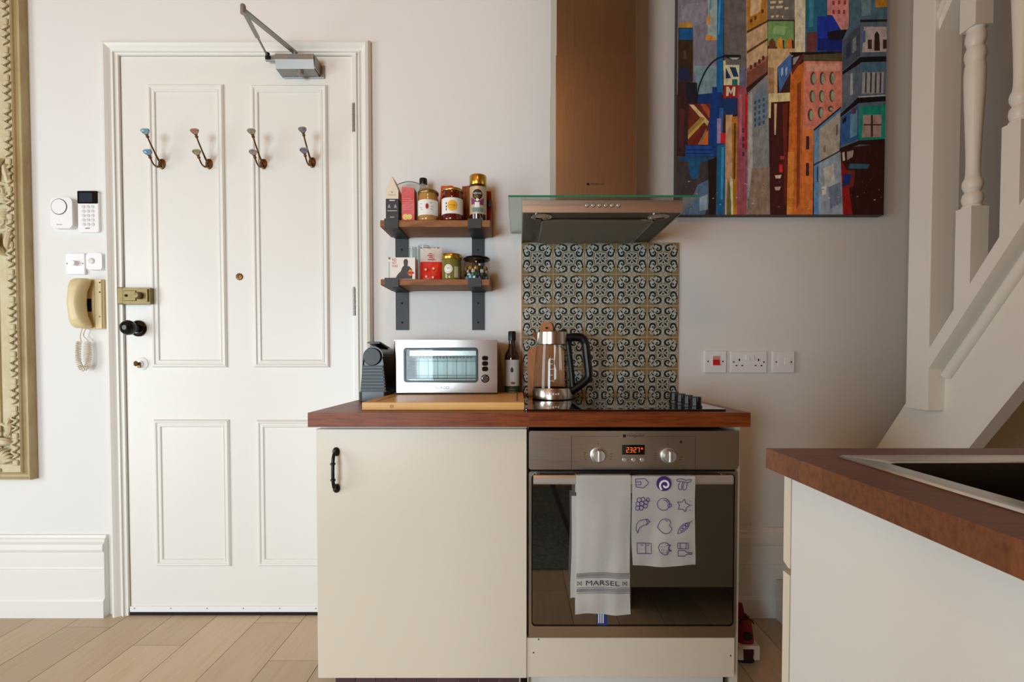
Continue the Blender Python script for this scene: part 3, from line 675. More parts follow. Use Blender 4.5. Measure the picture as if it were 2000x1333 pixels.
# oven door
dz0, dz1 = oz0, at(1236, 922, YC).z
bxo('vent_slot', (ox0 + .004, ox1 - .004, YC + .004, YC + .03, dz1 + .0005, zp - .0005), dark_m, ov)
od = prism_o('door', rrect(ox0, ox1, dz0, dz1, .006), YC + .002, YC + .03, steel_m, ov, bev=.0015)
gx0, gx1, gz0, gz1 = rect(1038, 926, 1434, 1224, YC)
prism_o('glass_border', rrect(gx0, gx1, gz0, gz1, .012), YC - .0005, YC + .01, black_g, od)
gx0, gx1, gz0, gz1 = rect(1040, 930, 1431, 1220, YC)
prism_o('door_glass', rrect(gx0, gx1, gz0, gz1, .010), YC - .0016, YC + .009, oven_g, od)
YH = YC - .046
hx0, hx1 = at(1042, 940, YH).x, at(1433, 940, YH).x; hz0, hz1 = at(1236, 949, YH).z, at(1236, 930, YH).z
prism_o('door_handle', [(YH + .014, hz0), (YH + .002, hz0 + .003), (YH, hz0 + .008), (YH, hz1 - .006), (YH + .004, hz1), (YH + .014, hz1)], hx0, hx1, satin_k, od, axis='x', bev=.0012)
for xx in (hx0 + .008, hx1 - .020): bxo('handle_stay', (xx, xx + .012, YH + .0135, YC - .0018, hz0 + .004, hz1 - .003), steel_m, od, bev=.001)
# drawer panel and end panel under the oven
up = thing('oven_housing', 'cream oven housing with a blank panel below the oven', 'cupboard', ((ox0 + ox1) / 2, -.3, 0))
fx = bxo('lower_panel', (at(1029, 1290, YC).x, at(1436, 1290, YC).x, YC + .004, YC + .022, cz0, oz0 - .002), cream_m, up, bev=.0015)
for u, v in ((1042, 1277), (1428, 1283), (1052, 1251)):
    c = at(u, v, YC); b = newbm(); lathe(b, [(.0022, YC + .0045), (.0022, YC + .003), (0, YC + .0028)], (c.x, 0, c.z), 10, 'y'); obj('screw_hole', b, seam, fx)
bxo('side_panel', (ox1 + .0008, cx1 + .0165, YC + .024, -.034, .06, WB - .0008), cream_m, up)
bxo('side_panel', (cxm + .0005, ox0 - .0008, YC + .024, -.034, .06, WB - .0008), cream_m, up)
bxo('plinth', (cxm + .002, at(1412, 1330, YC + .05).x, YC + .045, YC + .06, 0, cz0 - .001), white_lam, up)
b = newbm(); box(b, at(1413, 1330, YC + .04).x, at(1416, 1330, YC + .04).x, YC + .04, YC + .06, 0, cz0 - .001); obj('leg', b, dark_m, up)

# ---------------------------------------------------------------- tea towels
purple = mat('purple_print', (74, 44, 128), .8); linen = mat('white_linen', (246, 245, 242), .9, var=.02, vscale=30, bump=.06, bscale=420)
YT = YH - .006
def towel(name, u0, u1, v0, v1, label, phase, amp, m):
    vm = v0 + 60; x0, x1 = at(u0, vm, YT).x, at(u1, vm, YT).x; zt, zb = at((u0 + u1) / 2, v0, YT).z, at((u0 + u1) / 2, v1, YT).z
    t = thing(name, label, 'tea towel', ((x0 + x1) / 2, YT, zb))
    def yf(x, z):
        s = (x - x0) / (x1 - x0); d = min(1, max(0, (zt - z) / (zt - zb)))
        return YT - .002 - amp * (d ** .7) * (.8 + math.sin(7.5 * s + phase + 1.2 * d) * .9 + .35 * math.sin(17 * s - phase + 2.5 * d) + .5 * math.sin(9 * (s * .6 + d * 1.4) + phase))
    def sheet(xa, xb, ztop, zbot, yfun, nx=28, nz=44, wob=.003):
        b = newbm(); g = []
        for j in range(nz + 1):
            z = ztop + (zbot - ztop) * j / nz; row = []
            for i in range(nx + 1):
                s = i / nx; d = j / nz
                xx = xa + (xb - xa) * s + wob * d * math.sin(5 * d + phase + (0 if s < .5 else 1.4)); zz = z + (.003 * math.sin(6 * s + phase) * d)
                row.append(b.verts.new((xx, yfun(xx, zz), zz)))
            g.append(row)
        for A, B in zip(g, g[1:]):
            for i in range(nx): b.faces.new([A[i], A[i + 1], B[i + 1], B[i]]).smooth = True
        r = bmesh.ops.solidify(b, geom=list(b.faces), thickness=.0016)
        return b
    f = obj('front_fall', sheet(x0, x1, zt, zb, yf), m, t, smooth=True)
    b = newbm(); pr = [(YT - .002, zt - .001), (YT - .0008, zt + .0022), (YT + .005, zt + .0036), (YT + .020, zt + .0036), (YT + .0215, zt - .002), (YT + .022, zt - .05)]
    rows = [[b.verts.new((x0 + (x1 - x0) * i / 10, y + .0004 * math.sin(i), z)) for i in range(11)] for y, z in pr]
    for A, B in zip(rows, rows[1:]):
        for i in range(10): b.faces.new([A[i], A[i + 1], B[i + 1], B[i]]).smooth = True
    bmesh.ops.solidify(b, geom=list(b.faces), thickness=-.0014); obj('fold', b, m, t, smooth=True)
    return t, f, (x0, x1, zt, zb, yf), sheet
t1, f1, (tx0, tx1, tzt, tzb, ty1), sh1 = towel('tea_towel', 1125, 1231, 931, 1199, 'long white linen towel woven MARSEL with grey stripes', .4, .0030, linen)
b = sh1(tx0 - .010, tx0 + .06, tzt - .06, tzb + .030, lambda x, z: YT + .0215 - .003 * math.sin(30 * z)); obj('rear_fall', b, linen, t1, smooth=True)
grey_w = mat('grey_weave', (138, 136, 138), .9, var=.1, vscale=300); dgrey = mat('dark_weave', (52, 52, 56), .9)
def band(v, wpx, m, nm='stripe'):
    z = at(1178, v, YT).z; b = newbm(); ribbon(b, [(tx0 + .001 + (tx1 - tx0 - .002) * i / 24, z) for i in range(25)], wpx * 1.35 / 960, lambda x, zz: ty1(x, zz) - .0024); obj(nm, b, m, f1)
for v, wpx in ((1123, 6), (1128, 1), (1118.5, 1), (1152, 6), (1157.5, 1), (1146.5, 1)): band(v, wpx, grey_w)
tt = text('woven_lettering', 'MARSEL', at(1208, 1138, YT).x - at(1144, 1138, YT).x, .0135, (at(1176, 1138, YT).x, 0, at(1176, 1138, YT).z), dgrey, f1)
for v in tt.data.vertices: v.co.y = ty1(v.co.x + OFF[tt.name].x, v.co.z + OFF[tt.name].z) - .0027 - OFF[tt.name].y
for u in (1131, 1219):
    b = newbm(); c = at(u, 1138, YT)
    for s in (1, -1): ribbon(b, [(c.x - .006, c.z - s * .006), (c.x + .006, c.z + s * .006)], .0012, lambda x, zz: ty1(x, zz) - .0026)
    for dx in (-.006, .006): ribbon(b, [(c.x + dx, c.z - .006), (c.x + dx, c.z + .006)], .0010, lambda x, zz: ty1(x, zz) - .0026)
    obj('woven_cross', b, dgrey, f1)
c0 = at(1165, 1198, YT + .012); c1 = at(1187, 1222, YT + .012)
b = newbm(); prism(b, [(c0.x, c0.z + .012), (c1.x - .003, c0.z + .012), (c1.x, c1.z), (c0.x + .003, c1.z)], YT + .012, YT + .0128); tg = obj('care_tag', b, mat('tag_blue', (22, 58, 120), .6), t1, label='blue care tag below the hem')
for k in range(3): bxo('tag_print', (c0.x + .005 + k * .006, c0.x + .008 + k * .006, YT + .0116, YT + .012, c1.z + .006, c0.z), white_p, tg)
t2, f2, (sx0, sx1, szt, szb, ty2), sh2 = towel('tea_towel', 1234, 1357, 932.5, 1105, 'short white towel printed with purple food outlines', 2.1, .0026, linen)
b = sh2(sx1 - .06, sx1 + .004, szt - .08, szb + .045, lambda x, z: YT + .0212 - .002 * math.sin(26 * z)); obj('rear_fall', b, linen, t2, smooth=True)
def cp(cx_, cy_):
    p = at(1020 + cx_ / 3.92, 920 + cy_ / 3.92, YT - .002); return (p.x, p.z)
ysf = lambda x, z: ty2(x, z) - .0025
def icon(name, lines):
    b = newbm()
    for ln, closed, smooth in lines:
        q = ln + [ln[0]] if closed else ln
        p = bez2(q, 6) if smooth else q
        if not smooth:
            pp = []
            for A, B in zip(p, p[1:]): pp += [(A[0] + (B[0] - A[0]) * i / 4, A[1] + (B[1] - A[1]) * i / 4) for i in range(4)]
            p = pp + [p[-1]]
        ribbon(b, [cp(*k) for k in p], .0017, ysf)
    obj(name, b, purple, f2)
def cir(x, y, r, n=14, ry=None): return [(x + r * math.cos(2 * PI * k / n), y + (ry or r) * math.sin(2 * PI * k / n)) for k in range(n)]
icon('carton_print', [([(865, 62), (868, 122), (925, 131), (968, 92), (938, 60)], 1, 0), ([(868, 86), (905, 82), (907, 106), (870, 108)], 0, 0)])
icon('banana_print', [([(1180, 66), (1215, 60), (1250, 72), (1285, 66), (1288, 80), (1255, 88), (1215, 80), (1185, 78)], 1, 1), ([(1205, 82), (1192, 115), (1198, 140), (1216, 142), (1218, 110), (1228, 84)], 0, 1), ([(1238, 90), (1226, 120), (1232, 145), (1250, 138), (1258, 105), (1262, 88)], 0, 1)])
icon('grapes_print', [(cir(x, y, 16), 1, 1) for x, y in ((893, 222), (922, 218), (945, 240), (884, 252), (912, 250), (940, 268), (880, 284), (908, 284))] + [([(945, 222), (958, 206), (970, 214), (968, 235), (952, 232)], 1, 1)])
icon('apple_print', [(cir(1078, 255, 46), 1, 1), (cir(1124, 264, 13), 1, 1), ([(1075, 222), (1098, 228), (1112, 246)], 0, 1)])
icon('star_print', [([(1185, 236), (1218, 238), (1240, 214), (1248, 246), (1282, 262), (1254, 280), (1246, 312), (1222, 292), (1190, 294), (1200, 264)], 1, 0), ([(1278, 232), (1284, 228)], 0, 0), ([(1288, 264), (1296, 264)], 0, 0), ([(1276, 296), (1284, 302)], 0, 0)])
icon('chilli_print', [([(930, 372), (890, 385), (868, 430), (882, 474), (892, 440), (925, 418), (955, 410), (968, 390), (955, 370)], 1, 1), ([(945, 372), (955, 392), (950, 412)], 0, 1), ([(966, 392), (982, 390)], 0, 0)])
icon('peach_print', [([(1033, 432), (1058, 380), (1100, 366), (1132, 388), (1125, 415), (1140, 440), (1120, 470), (1090, 478), (1060, 462)], 1, 1), ([(1090, 378), (1108, 384)], 0, 1)])
icon('pea_pod_print', [([(1184, 478), (1195, 440), (1230, 405), (1275, 395), (1262, 430), (1225, 462)], 1, 1), (cir(1214, 446, 12), 1, 1), (cir(1234, 428, 13), 1, 1), (cir(1254, 411, 11), 1, 1), ([(1275, 396), (1298, 380)], 0, 0)])
icon('fridge_print', [([(876, 550), (986, 556), (986, 634), (878, 630)], 1, 0), ([(943, 553), (943, 632)], 0, 0), ([(905, 566), (925, 567)], 0, 0), ([(955, 568), (970, 569)], 0, 0)])
icon('strawberry_print', [([(1038, 585), (1050, 556), (1085, 545), (1115, 560), (1120, 600), (1105, 636), (1075, 635), (1048, 612)], 1, 1), ([(1098, 570), (1130, 562), (1112, 590), (1136, 612), (1108, 606), (1104, 640)], 0, 1)] + [([(x, y), (x + 5, y + 3)], 0, 0) for x, y in ((1060, 575), (1075, 600), (1062, 598), (1082, 575), (1090, 618), (1070, 618))])
icon('drinks_print', [([(1186, 548), (1268, 552), (1268, 596), (1186, 592)], 1, 0), ([(1204, 550), (1204, 592)], 0, 0), ([(1250, 552), (1250, 595)], 0, 0), ([(1188, 606), (1188, 650), (1240, 650), (1258, 636), (1296, 640), (1298, 628), (1258, 624), (1240, 608)], 1, 0), ([(1274, 626), (1272, 638)], 0, 0)])
b = newbm(); pts = cir(1082, 97, 57, 30); vs = []
cpt = cp(1082, 97); cv = b.verts.new((cpt[0], ysf(*cpt), cpt[1])); ring = [b.verts.new((p[0], ysf(*p), p[1])) for p in [cp(*q) for q in pts]]
for i in range(30): b.faces.new([cv, ring[i], ring[(i + 1) % 30]])
sw = obj('swirl_print', b, purple, f2)
b = newbm(); sp = [(1092 + (44 - 34 * k / 26) * math.cos(2.2 + k * .27), 108 + (44 - 34 * k / 26) * math.sin(2.2 + k * .27)) for k in range(27)]
ribbon(b, [cp(*q) for q in sp], .0052, lambda x, z: ysf(x, z) - .0004); obj('swirl_gap', b, linen, sw)

# ================================================================ hob, splashback, hood
hbx0, hbx1 = .018, at(1418, 801, -.545).x
HZ = WT_Z + .006
hb_ = thing('hob', 'black glass hob set into the worktop', 'hob', ((hbx0 + hbx1) / 2, -.3, WT_Z))
prism_o('glass_top', rrect(hbx0, hbx1, -.548, -.034, .006), WT_Z + .0003, HZ, hob_g, hb_, axis='z', bev=.0012)
for k, (xx, yy, rr) in enumerate(((.15, -.42, .07), (.15, -.16, .09), (.40, -.42, .09), (.40, -.16, .07))):
    b = newbm(); lathe(b, [(rr, HZ + .0001), (rr, HZ + .0004), (rr - .0015, HZ + .0004), (rr - .0015, HZ + .0001)], (xx, yy, 0), 40, cap=False); obj('zone_ring', b, mat('ring_grey', (52, 52, 54), .3), hb_)
for k, yy in enumerate((-.492, -.425, -.358, -.291)):
    b = newbm(); lathe(b, [(.019, HZ), (.019, HZ + .004), (.0165, HZ + .006), (.0155, HZ + .030), (.0135, HZ + .032), (0, HZ + .032)], (.531, yy, 0), 26)
    kn = obj('hob_knob', b, black_p, hb_); bxo('pointer', (.5302, .5318, yy - .0158, yy - .015, HZ + .008, HZ + .031), grey_metal, kn)

# patterned tiles: one mesh shared by every whole tile
t0x, t1x = at(1018.5, 600, -.008).x, at(1325.5, 600, -.008).x; TS = (t1x - t0x) / 5
zt_top = at(1160, 474, -.008).z
tile_base = mat('tile_glaze', (142, 130, 100), .3, rgb2=(128, 112, 80), var=.12, vscale=40, coat=.3)
tile_light = mat('tile_pale_print', (192, 192, 182), .3, var=.05, vscale=60, coat=.3); tile_dark = mat('tile_green_print', (46, 56, 50), .3, var=.15, vscale=50, coat=.3)
def tile_mesh(name, zmax):
    h = TS / 2 - .0016; b = newbm(); box(b, -h, h, -.0055, 0, -h, min(h, zmax), .0006, 1)
    def poly(pts, y, mi):
        pts = [(p[0], max(-h, min(min(h, zmax), p[1]))) for p in pts]
        ar = sum(pts[i][0] * pts[(i + 1) % len(pts)][1] - pts[(i + 1) % len(pts)][0] * pts[i][1] for i in range(len(pts)))
        if abs(ar) < 1e-7: return
        v = [b.verts.new((x, y, z)) for x, z in pts]
        try: b.faces.new(v).material_index = mi
        except ValueError: pass
    def strip(pts, wd, y, mi):
        n = len(pts)
        for i in range(n - 1):
            a, c = Vector(pts[i]), Vector(pts[i + 1]); d = (c - a)
            if d.length < 1e-9: continue
            d.normalize(); q = Vector((-d.y, d.x)); w0 = wd[i] / 2 if isinstance(wd, list) else wd / 2; w1 = wd[i + 1] / 2 if isinstance(wd, list) else wd / 2
            a2, c2 = a - d * wd0 * .12, c + d * wd0 * .12
            poly([tuple(a2 + q * w0), tuple(a2 - q * w0), tuple(c2 - q * w1), tuple(c2 + q * w1)], y, mi)
    wd0 = .004; U = TS / 100.0                 # design grid: one tile is 100 x 100, centre 0
    y1, y2, y3 = -.0058, -.0061, -.0064
    ring = [(46.5 * math.copysign(abs(math.cos(a)) ** .62, math.cos(a)) * U, 46.5 * math.copysign(abs(math.sin(a)) ** .62, math.sin(a)) * U) for a in [2 * PI * k / 40 for k in range(41)]]
    strip(ring, 3.0 * U, y1, 1)
    for qx in (1, -1):
        for qz in (1, -1):
            def M(p, sw): return [((y if sw else x) * qx * U, (x if sw else y) * qz * U) for x, y in p]
            for sw in (0, 1):
                # pale disc, dark C-shaped scroll opening towards the corner leaf, pale curl and dark eye
                e = .00004 * sw; cc = (15.5, 33.0)
                poly(M(cir(cc[0], cc[1], 13.2, 18), sw), y1 - e, 1)
                body = [(cc[0] + 8.6 * math.cos(math.radians(a)), cc[1] + 8.6 * math.sin(math.radians(a))) for a in range(62, 336, 21)]
                w_ = [(1.8 + 4.9 * math.sin(PI * (.10 + .84 * k / (len(body) - 1))) ** .8) * U for k in range(len(body))]
                strip(M(body, sw), w_, y2 - e, 2)
                curl = bez2([(30, 43), (24, 44), (17, 43.5)], 4); strip(M(curl, sw), 3.4 * U, y2 - e - .0001, 2)
                poly(M(cir(cc[0] + 2.6, cc[1] - 1.0, 3.1, 12), sw), y3 - e, 2)
            d = [(26, 26), (33, 29), (38, 38), (29, 33)]; poly(M([(24, 24), (36, 27), (41, 41), (27, 36)], 0), y3, 1); poly(M(d, 0), y3 - .0001, 2)
            poly(M([(1.6, 1.6), (5.5, 11.5), (14.5, 14.5), (11.5, 5.5)], 0), y3 - .0002, 2)
            strip(M([(0, 21), (6, 15.5), (15.5, 15.5)], 0), 2.4 * U, y1, 1); strip(M([(21, 0), (15.5, 6), (15.5, 15.5)], 0), 2.4 * U, y1, 1)
            poly(M([(0, 0), (3.6, 13), (17, 17), (13, 3.6)], 0), y3 - .0001, 1)
            strip(M([(1.5, 20), (1.5, 46)], 0), 2.2 * U, y1, 1); strip(M([(20, 1.5), (46, 1.5)], 0), 2.2 * U, y1, 1)
    for a in range(4):
        ca, sa = (1, 0, -1, 0)[a], (0, 1, 0, -1)[a]
        dm = [(8, 0), (12.5, 3.6), (17, 0), (12.5, -3.6)]; R = lambda p: [((x * ca - y * sa) * U, (x * sa + y * ca) * U) for x, y in p]
        poly(R([(5.5, 0), (12.5, 5.6), (19, 0), (12.5, -5.6)]), y1, 1); poly(R(dm), y2, 2)
    me = bpy.data.meshes.new(name); b.to_mesh(me); b.free()
    for q in (tile_base, tile_light, tile_dark): me.materials.append(q)
    return me
sb = thing('tile_splashback', 'green and grey scroll-patterned tile splashback behind the hob', 'splashback', ((t0x + t1x) / 2, -.002, WT_Z))
nrow = 5; z = zt_top; zc = []
bxo('grout_bed', (t0x - .001, t1x + .001, -.006, -.0006, WT_Z + .0004, zt_top + .001), mat('tan_grout', (206, 164, 108), .8, var=.1, vscale=60), sb)
tm = tile_mesh('tile', 1)
cut = z - 5 * TS - WT_Z
tm2 = tile_mesh('tile_cut', 1)
for r in range(6):
    for k in range(5):
        c = Vector((t0x + TS * (k + .5), -.0022, zt_top - TS * (r + .5)))
        if r == 5:
            if cut < .01: continue
            # bottom row is cut by the worktop: flip so the missing part is below
            if (r, k) == (5, 0):
                h = TS / 2 - .0016; me = tile_mesh('cut_tile', -h + cut - .002)
                tm2 = me
            o = _link('tile', tm2, sb); o.rotation_euler = (0, PI, 0)
        else: o = _link('tile', tm, sb)
        o.location = c - OFF[sb.name]

# cooker hood
YG = -.44
gx0, gx1 = at(993, 382, YG).x, at(1365, 382, YG).x; gz = at(1180, 381.5, YG).z
hd = thing('cooker_hood', 'stainless chimney cooker hood with a flat glass canopy', 'cooker hood', ((gx0 + gx1) / 2, 0, gz - .05))
can = prism_o('glass_canopy', rrect(gx0, gx1, YG, -.002, .012), gz - .006, gz, green_g, hd, axis='z')
b = newbm(); prism(b, rrect(gx0 - .0006, gx1 + .0006, YG - .0006, YG + .0012, .0005, 1), gz - .0058, gz - .0002, axis='z'); obj('glass_edge', b, edge_g, can)
for xx in (gx0 - .0003, gx1 - .0009): bxo('glass_edge', (xx, xx + .0012, YG + .012, -.004, gz - .0058, gz - .0002), edge_g, can)
YF = -.415
bx0, bx1 = at(1020, 400, YF).x, at(1333, 400, YF).x; bz0, bz1 = at(1180, 415.5, YF).z, gz - .0065
b = newbm(); box(b, bx0, bx1, YF, YF + .004, bz0, bz1, .001, 1); fp = obj('front_panel', b, hood_steel, hd)
bxo('side_panel', (bx0, bx0 + .003, YF + .0042, -.003, bz0 - .0, bz1), steel_m, hd); bxo('side_panel', (bx1 - .003, bx1, YF + .0042, -.003, bz0, bz1), steel_m, hd)
und = bxo('underside', (bx0 + .0032, bx1 - .0032, YF + .0045, -.003, bz0 + .004, bz0 + .008), mat('hood_under', (96, 88, 78), .35, .9, var=.1, vscale=6, stretch=(40, 1, 1)), hd)
fx0, fx1 = bx0 + .068, bx1 - .068
b = newbm(); box(b, fx0, fx1, YF + .085, -.03, bz0 - .001, bz0 + .0035, .002, 1); fl = obj('grease_filter', b, mat('filter_mesh', (150, 140, 126), .45, .8, var=.15, vscale=260), hd)
b = newbm(); sweep_frame(b, 0, 1, 0, 1, [(0, 0)]) ; b.free()
for q in ((fx0 - .004, fx1 + .004, YF + .081, YF + .087), (fx0 - .004, fx1 + .004, -.032, -.026), (fx0 - .004, fx0 + .002, YF + .081, -.026), (fx1 - .002, fx1 + .004, YF + .081, -.026)): bxo('filter_rim', (*q, bz0 - .0024, bz0 + .003), steel_m, fl)
for xx in (bx0 + .062, bx1 - .062):
    b = newbm(); lathe(b, [(.034, bz0 + .004), (.034, bz0 - .001), (.028, bz0 - .0018), (.024, bz0 + .002), (0, bz0 + .0025)], (xx, YF + .045, 0), 26); lp = obj('lamp_ring', b, chrome_m, hd)
    b = newbm(); lathe(b, [(.023, bz0 + .0015), (.012, bz0 - .001), (0, bz0 - .0015)], (xx, YF + .045, 0), 20); obj('lamp_lens', b, mat('lamp_glass', (190, 184, 170), .2, coat=.4), lp)
for k in range(6):
    c = at(1146.5 + k * 12.3, 401, YF); b = newbm(); lathe(b, [(.0062, YF), (.0062, YF - .0024), (.005, YF - .0034), (0, YF - .0034)], (c.x, 0, c.z), 18, 'y'); bt = obj('push_button', b, satin_k, hd)
    b = newbm(); lathe(b, [(.0075, YF - .0001), (.0072, YF - .0006), (.0064, YF - .0006)], (c.x, 0, c.z), 18, 'y'); obj('button_ring', b, seam, bt)
YK = -.289; kx0, kx1 = at(1085, 250, YK).x, at(1243, 250, YK).x; kz = at(1164, 107.5, YK).z
bxo('chimney', (kx0, kx1, YK, -.003, gz + .0006, kz), steel_v, hd, bev=.0012)
bxo('chimney_extension', (kx0 + .0025, kx1 - .0025, YK + .0025, -.003, kz - .04, ZC - .002), steel_v, hd, bev=.0012)
text('maker_lettering', 'Hotpoint', at(1180, 360, YK).x - at(1154, 360, YK).x, .0075, ((at(1154, 360, YK).x + at(1180, 360, YK).x) / 2, YK - .0005, at(1167, 360, YK).z), black_p, hd)
c = at(1148.5, 360, YK); bxo('maker_emblem', (c.x - .004, c.x + .004, YK - .0006, YK + .0003, c.z - .004, c.z + .004), black_p, hd)

# ================================================================ wall shelves
def shelf(u0, u1, vtop, vbot, zlo, label):
    YS = -.160; x0, x1 = at(u0, vtop, YS).x, at(u1, vtop, YS).x; z1, z0 = at(850, vtop, YS).z, at(850, vbot, YS).z
    t = thing('wall_shelf', label, 'shelf', ((x0 + x1) / 2, 0, z0), 'rustic shelves between door and hood')
    b = newbm(); box(b, x0, x1, YS, -.0035, z0, z1, .0025, 2); obj('board', b, shelf_m, t)
    for ul, ur in ((773, 798), (922, 946)):
        xa, xb = at(ul, 600, -.003).x, at(ur, 600, -.003).x
        zb = zlo
        prof = [(-.0005, zb), (-.0045, zb), (-.0045, z0 - .0052), (YS - .0052, z0 - .0052), (YS - .0052, z1 + .004), (YS - .0008, z1 + .004), (YS - .0008, z0 - .0006), (-.0005, z0 - .0006)]
        br = prism_o('bracket', prof, xa, xb, iron_m, t, axis='x', bev=.0008)
        for zz in (zb + .030, z0 - .048):
            b = newbm(); lathe(b, [(.0042, -.0047), (.0042, -.0052), (.002, -.0056), (0, -.0056)], ((xa + xb) / 2, 0, zz), 12, 'y'); obj('screw', b, dark_m, br)
        b = newbm(); lathe(b, [(.003, z0 - .0054), (.003, z0 - .006), (0, z0 - .0062)], ((xa + xb) / 2, YS + .03, 0), 10); obj('screw', b, dark_m, br)
    return x0, x1, z1, YS
zA = at(785, 533, -.004).z; zB = at(785, 645, -.004).z
ux0, ux1, UZ, YS = shelf(742, 958, 430, 443.5, zA, 'upper rustic wooden shelf holding cartons, honey and coffee')
lx0, lx1, LZ, _ = shelf(743, 957, 545.5, 557.5, zB, 'lower rustic wooden shelf holding a card box and small jars')

def jar(name, label, u0, u1, vt, vb, Y, cont, lid, lidh, zbase, group, neck=.9, label_col=None, lz=(.15, .72)):
    x0, x1 = at(u0, vb - 10, Y).x, at(u1, vb - 10, Y).x; r = (x1 - x0) / 2; cx = (x0 + x1) / 2; H = at((u0 + u1) / 2, vt, Y).z - zbase
    t = thing(name, label, 'jar', (cx, Y, zbase + .0004), group); zb = zbase + .0004; hb = H - lidh
    b = newbm(); lathe(b, [(0, zb), (r * .90, zb), (r * .99, zb + .004), (r, zb + .010), (r, zb + hb * .74), (r * .97, zb + hb * .84), (r * neck, zb + hb * .93), (r * neck, zb + hb)], (cx, Y, 0), 32); jr = obj('glass', b, cont, t)
    lr = r * (neck + .06); b = newbm(); lathe(b, [(lr, zb + hb), (lr * 1.02, zb + hb + .001), (lr * 1.02, zb + H - .003), (lr * .96, zb + H), (0, zb + H - .0006)], (cx, Y, 0), 32); obj('lid', b, lid, t)
    lab = None
    if label_col:
        b = newbm(); lathe(b, [(r + .0006, zb + hb * lz[0]), (r + .0006, zb + hb * lz[1])], (cx, Y, 0), 30, a0=math.radians(190), a1=math.radians(350)); lab = obj('paper_label', b, label_col, t)
    return t, lab, (cx, Y, r + .0009, zb, hb, H)
def patch(parent, name, m, cyl, pts, off=.0004):
    """flat print wrapped on a jar: outline in (across, up) metres"""
    cx, cy, R = cyl; b = newbm(); P = []
    for i, p in enumerate(pts):
        q = pts[(i + 1) % len(pts)]; n = max(1, int(abs(q[0] - p[0]) / .003))
        P += [(p[0] + (q[0] - p[0]) * k / n, p[1] + (q[1] - p[1]) * k / n) for k in range(n)]
    c = (sum(p[0] for p in P) / len(P), sum(p[1] for p in P) / len(P)); sp = max(p[0] for p in P) - min(p[0] for p in P); nr = max(1, int(sp / .005))
    def V(p): a = p[0] / R; return b.verts.new((cx + (R + off) * math.sin(a), cy - (R + off) * math.cos(a), p[1]))
    rings = [[V((c[0] + (p[0] - c[0]) * (1 - r / nr), c[1] + (p[1] - c[1]) * (1 - r / nr))) for p in P] for r in range(nr)]; cv = V(c)
    for A, B in zip(rings, rings[1:]):
        for i in range(len(P)): b.faces.new([A[i], A[(i + 1) % len(P)], B[(i + 1) % len(P)], B[i]])
    for i in range(len(P)): b.faces.new([rings[-1][i], rings[-1][(i + 1) % len(P)], cv])
    return obj(name, b, m, parent)
paper = mat('label_paper', (232, 234, 230), .6); gold = mat('gold_lid', (206, 164, 70), .25, .9); red_i = mat('red_ink', (186, 34, 30), .5); dark_i = mat('dark_ink', (48, 46, 50), .5)
GU, GL = 'food packs on the upper shelf', 'food packs on the lower shelf'
# gable-topped cream and black carton
Y = -.135; x0, x1, z0, z1 = rect(753.5, 345, 778, 429.5, Y); z0 = UZ + .0003
t = thing('coffee_carton', 'cream and black carton with a pointed gable top', 'carton', ((x0 + x1) / 2, Y, UZ), GU)
zs = at(766, 372, Y).z; zb = at(766, 388.5, Y).z; yb = Y + .062; xm = (x0 + x1) / 2
creamc = mat('carton_cream', (226, 218, 196), .5); blackc = mat('carton_black', (52, 52, 56), .5); goldc = mat('carton_gold', (190, 150, 70), .45)
bxo('black_sleeve', (x0 - .0002, x1 + .0002, Y - .0002, yb + .0002, z0, zb), blackc, t)
b = newbm(); prism(b, [(x0, zb), (x1, zb), (x1, zs), (xm + .001, z1), (xm - .001, z1), (x0, zs)], Y, yb); obj('upper_body', b, creamc, t)
bxo('gold_side', (x1, x1 + .0006, Y + .002, yb - .002, zb + .002, zs - .001), goldc, t)
b = newbm(); prism(b, [(x1 + .0006, zs), (xm + .0014, z1 + .0004), (xm + .0004, z1 + .0004), (x1 - .0004, zs)], Y, yb); obj('gable_flap', b, goldc, t)
for zz, wd, h in ((zb - .006, .020, .003), (at(766, 412, Y).z, .036, .0016), (at(766, 424.5, Y).z, .016, .0018)): bxo('print_bar', (xm - wd / 2, xm + wd / 2, Y - .0006, Y - .0001, zz - h / 2, zz + h / 2), paper, t)
for dx in (-.011, .012):
    b = newbm(); c = at(766, 403, Y); prism(b, [(xm + dx - .005, c.z - .006), (xm + dx + .005, c.z - .006), (xm + dx + .003, c.z + .003), (xm + dx, c.z + .008), (xm + dx - .003, c.z + .003)], Y - .0006, Y - .0001); obj('drop_print', b, mat('carton_grey', (150, 150, 152), .5), t)
text('carton_emblem', 'V', .008, .007, (xm, Y - .0005, at(766, 376, Y).z), blackc, t); bxo('name_print', (xm - .014, xm + .014, Y - .0005, Y, at(766, 381, Y).z - .001, at(766, 381, Y).z + .001), mat('carton_grey'), t)
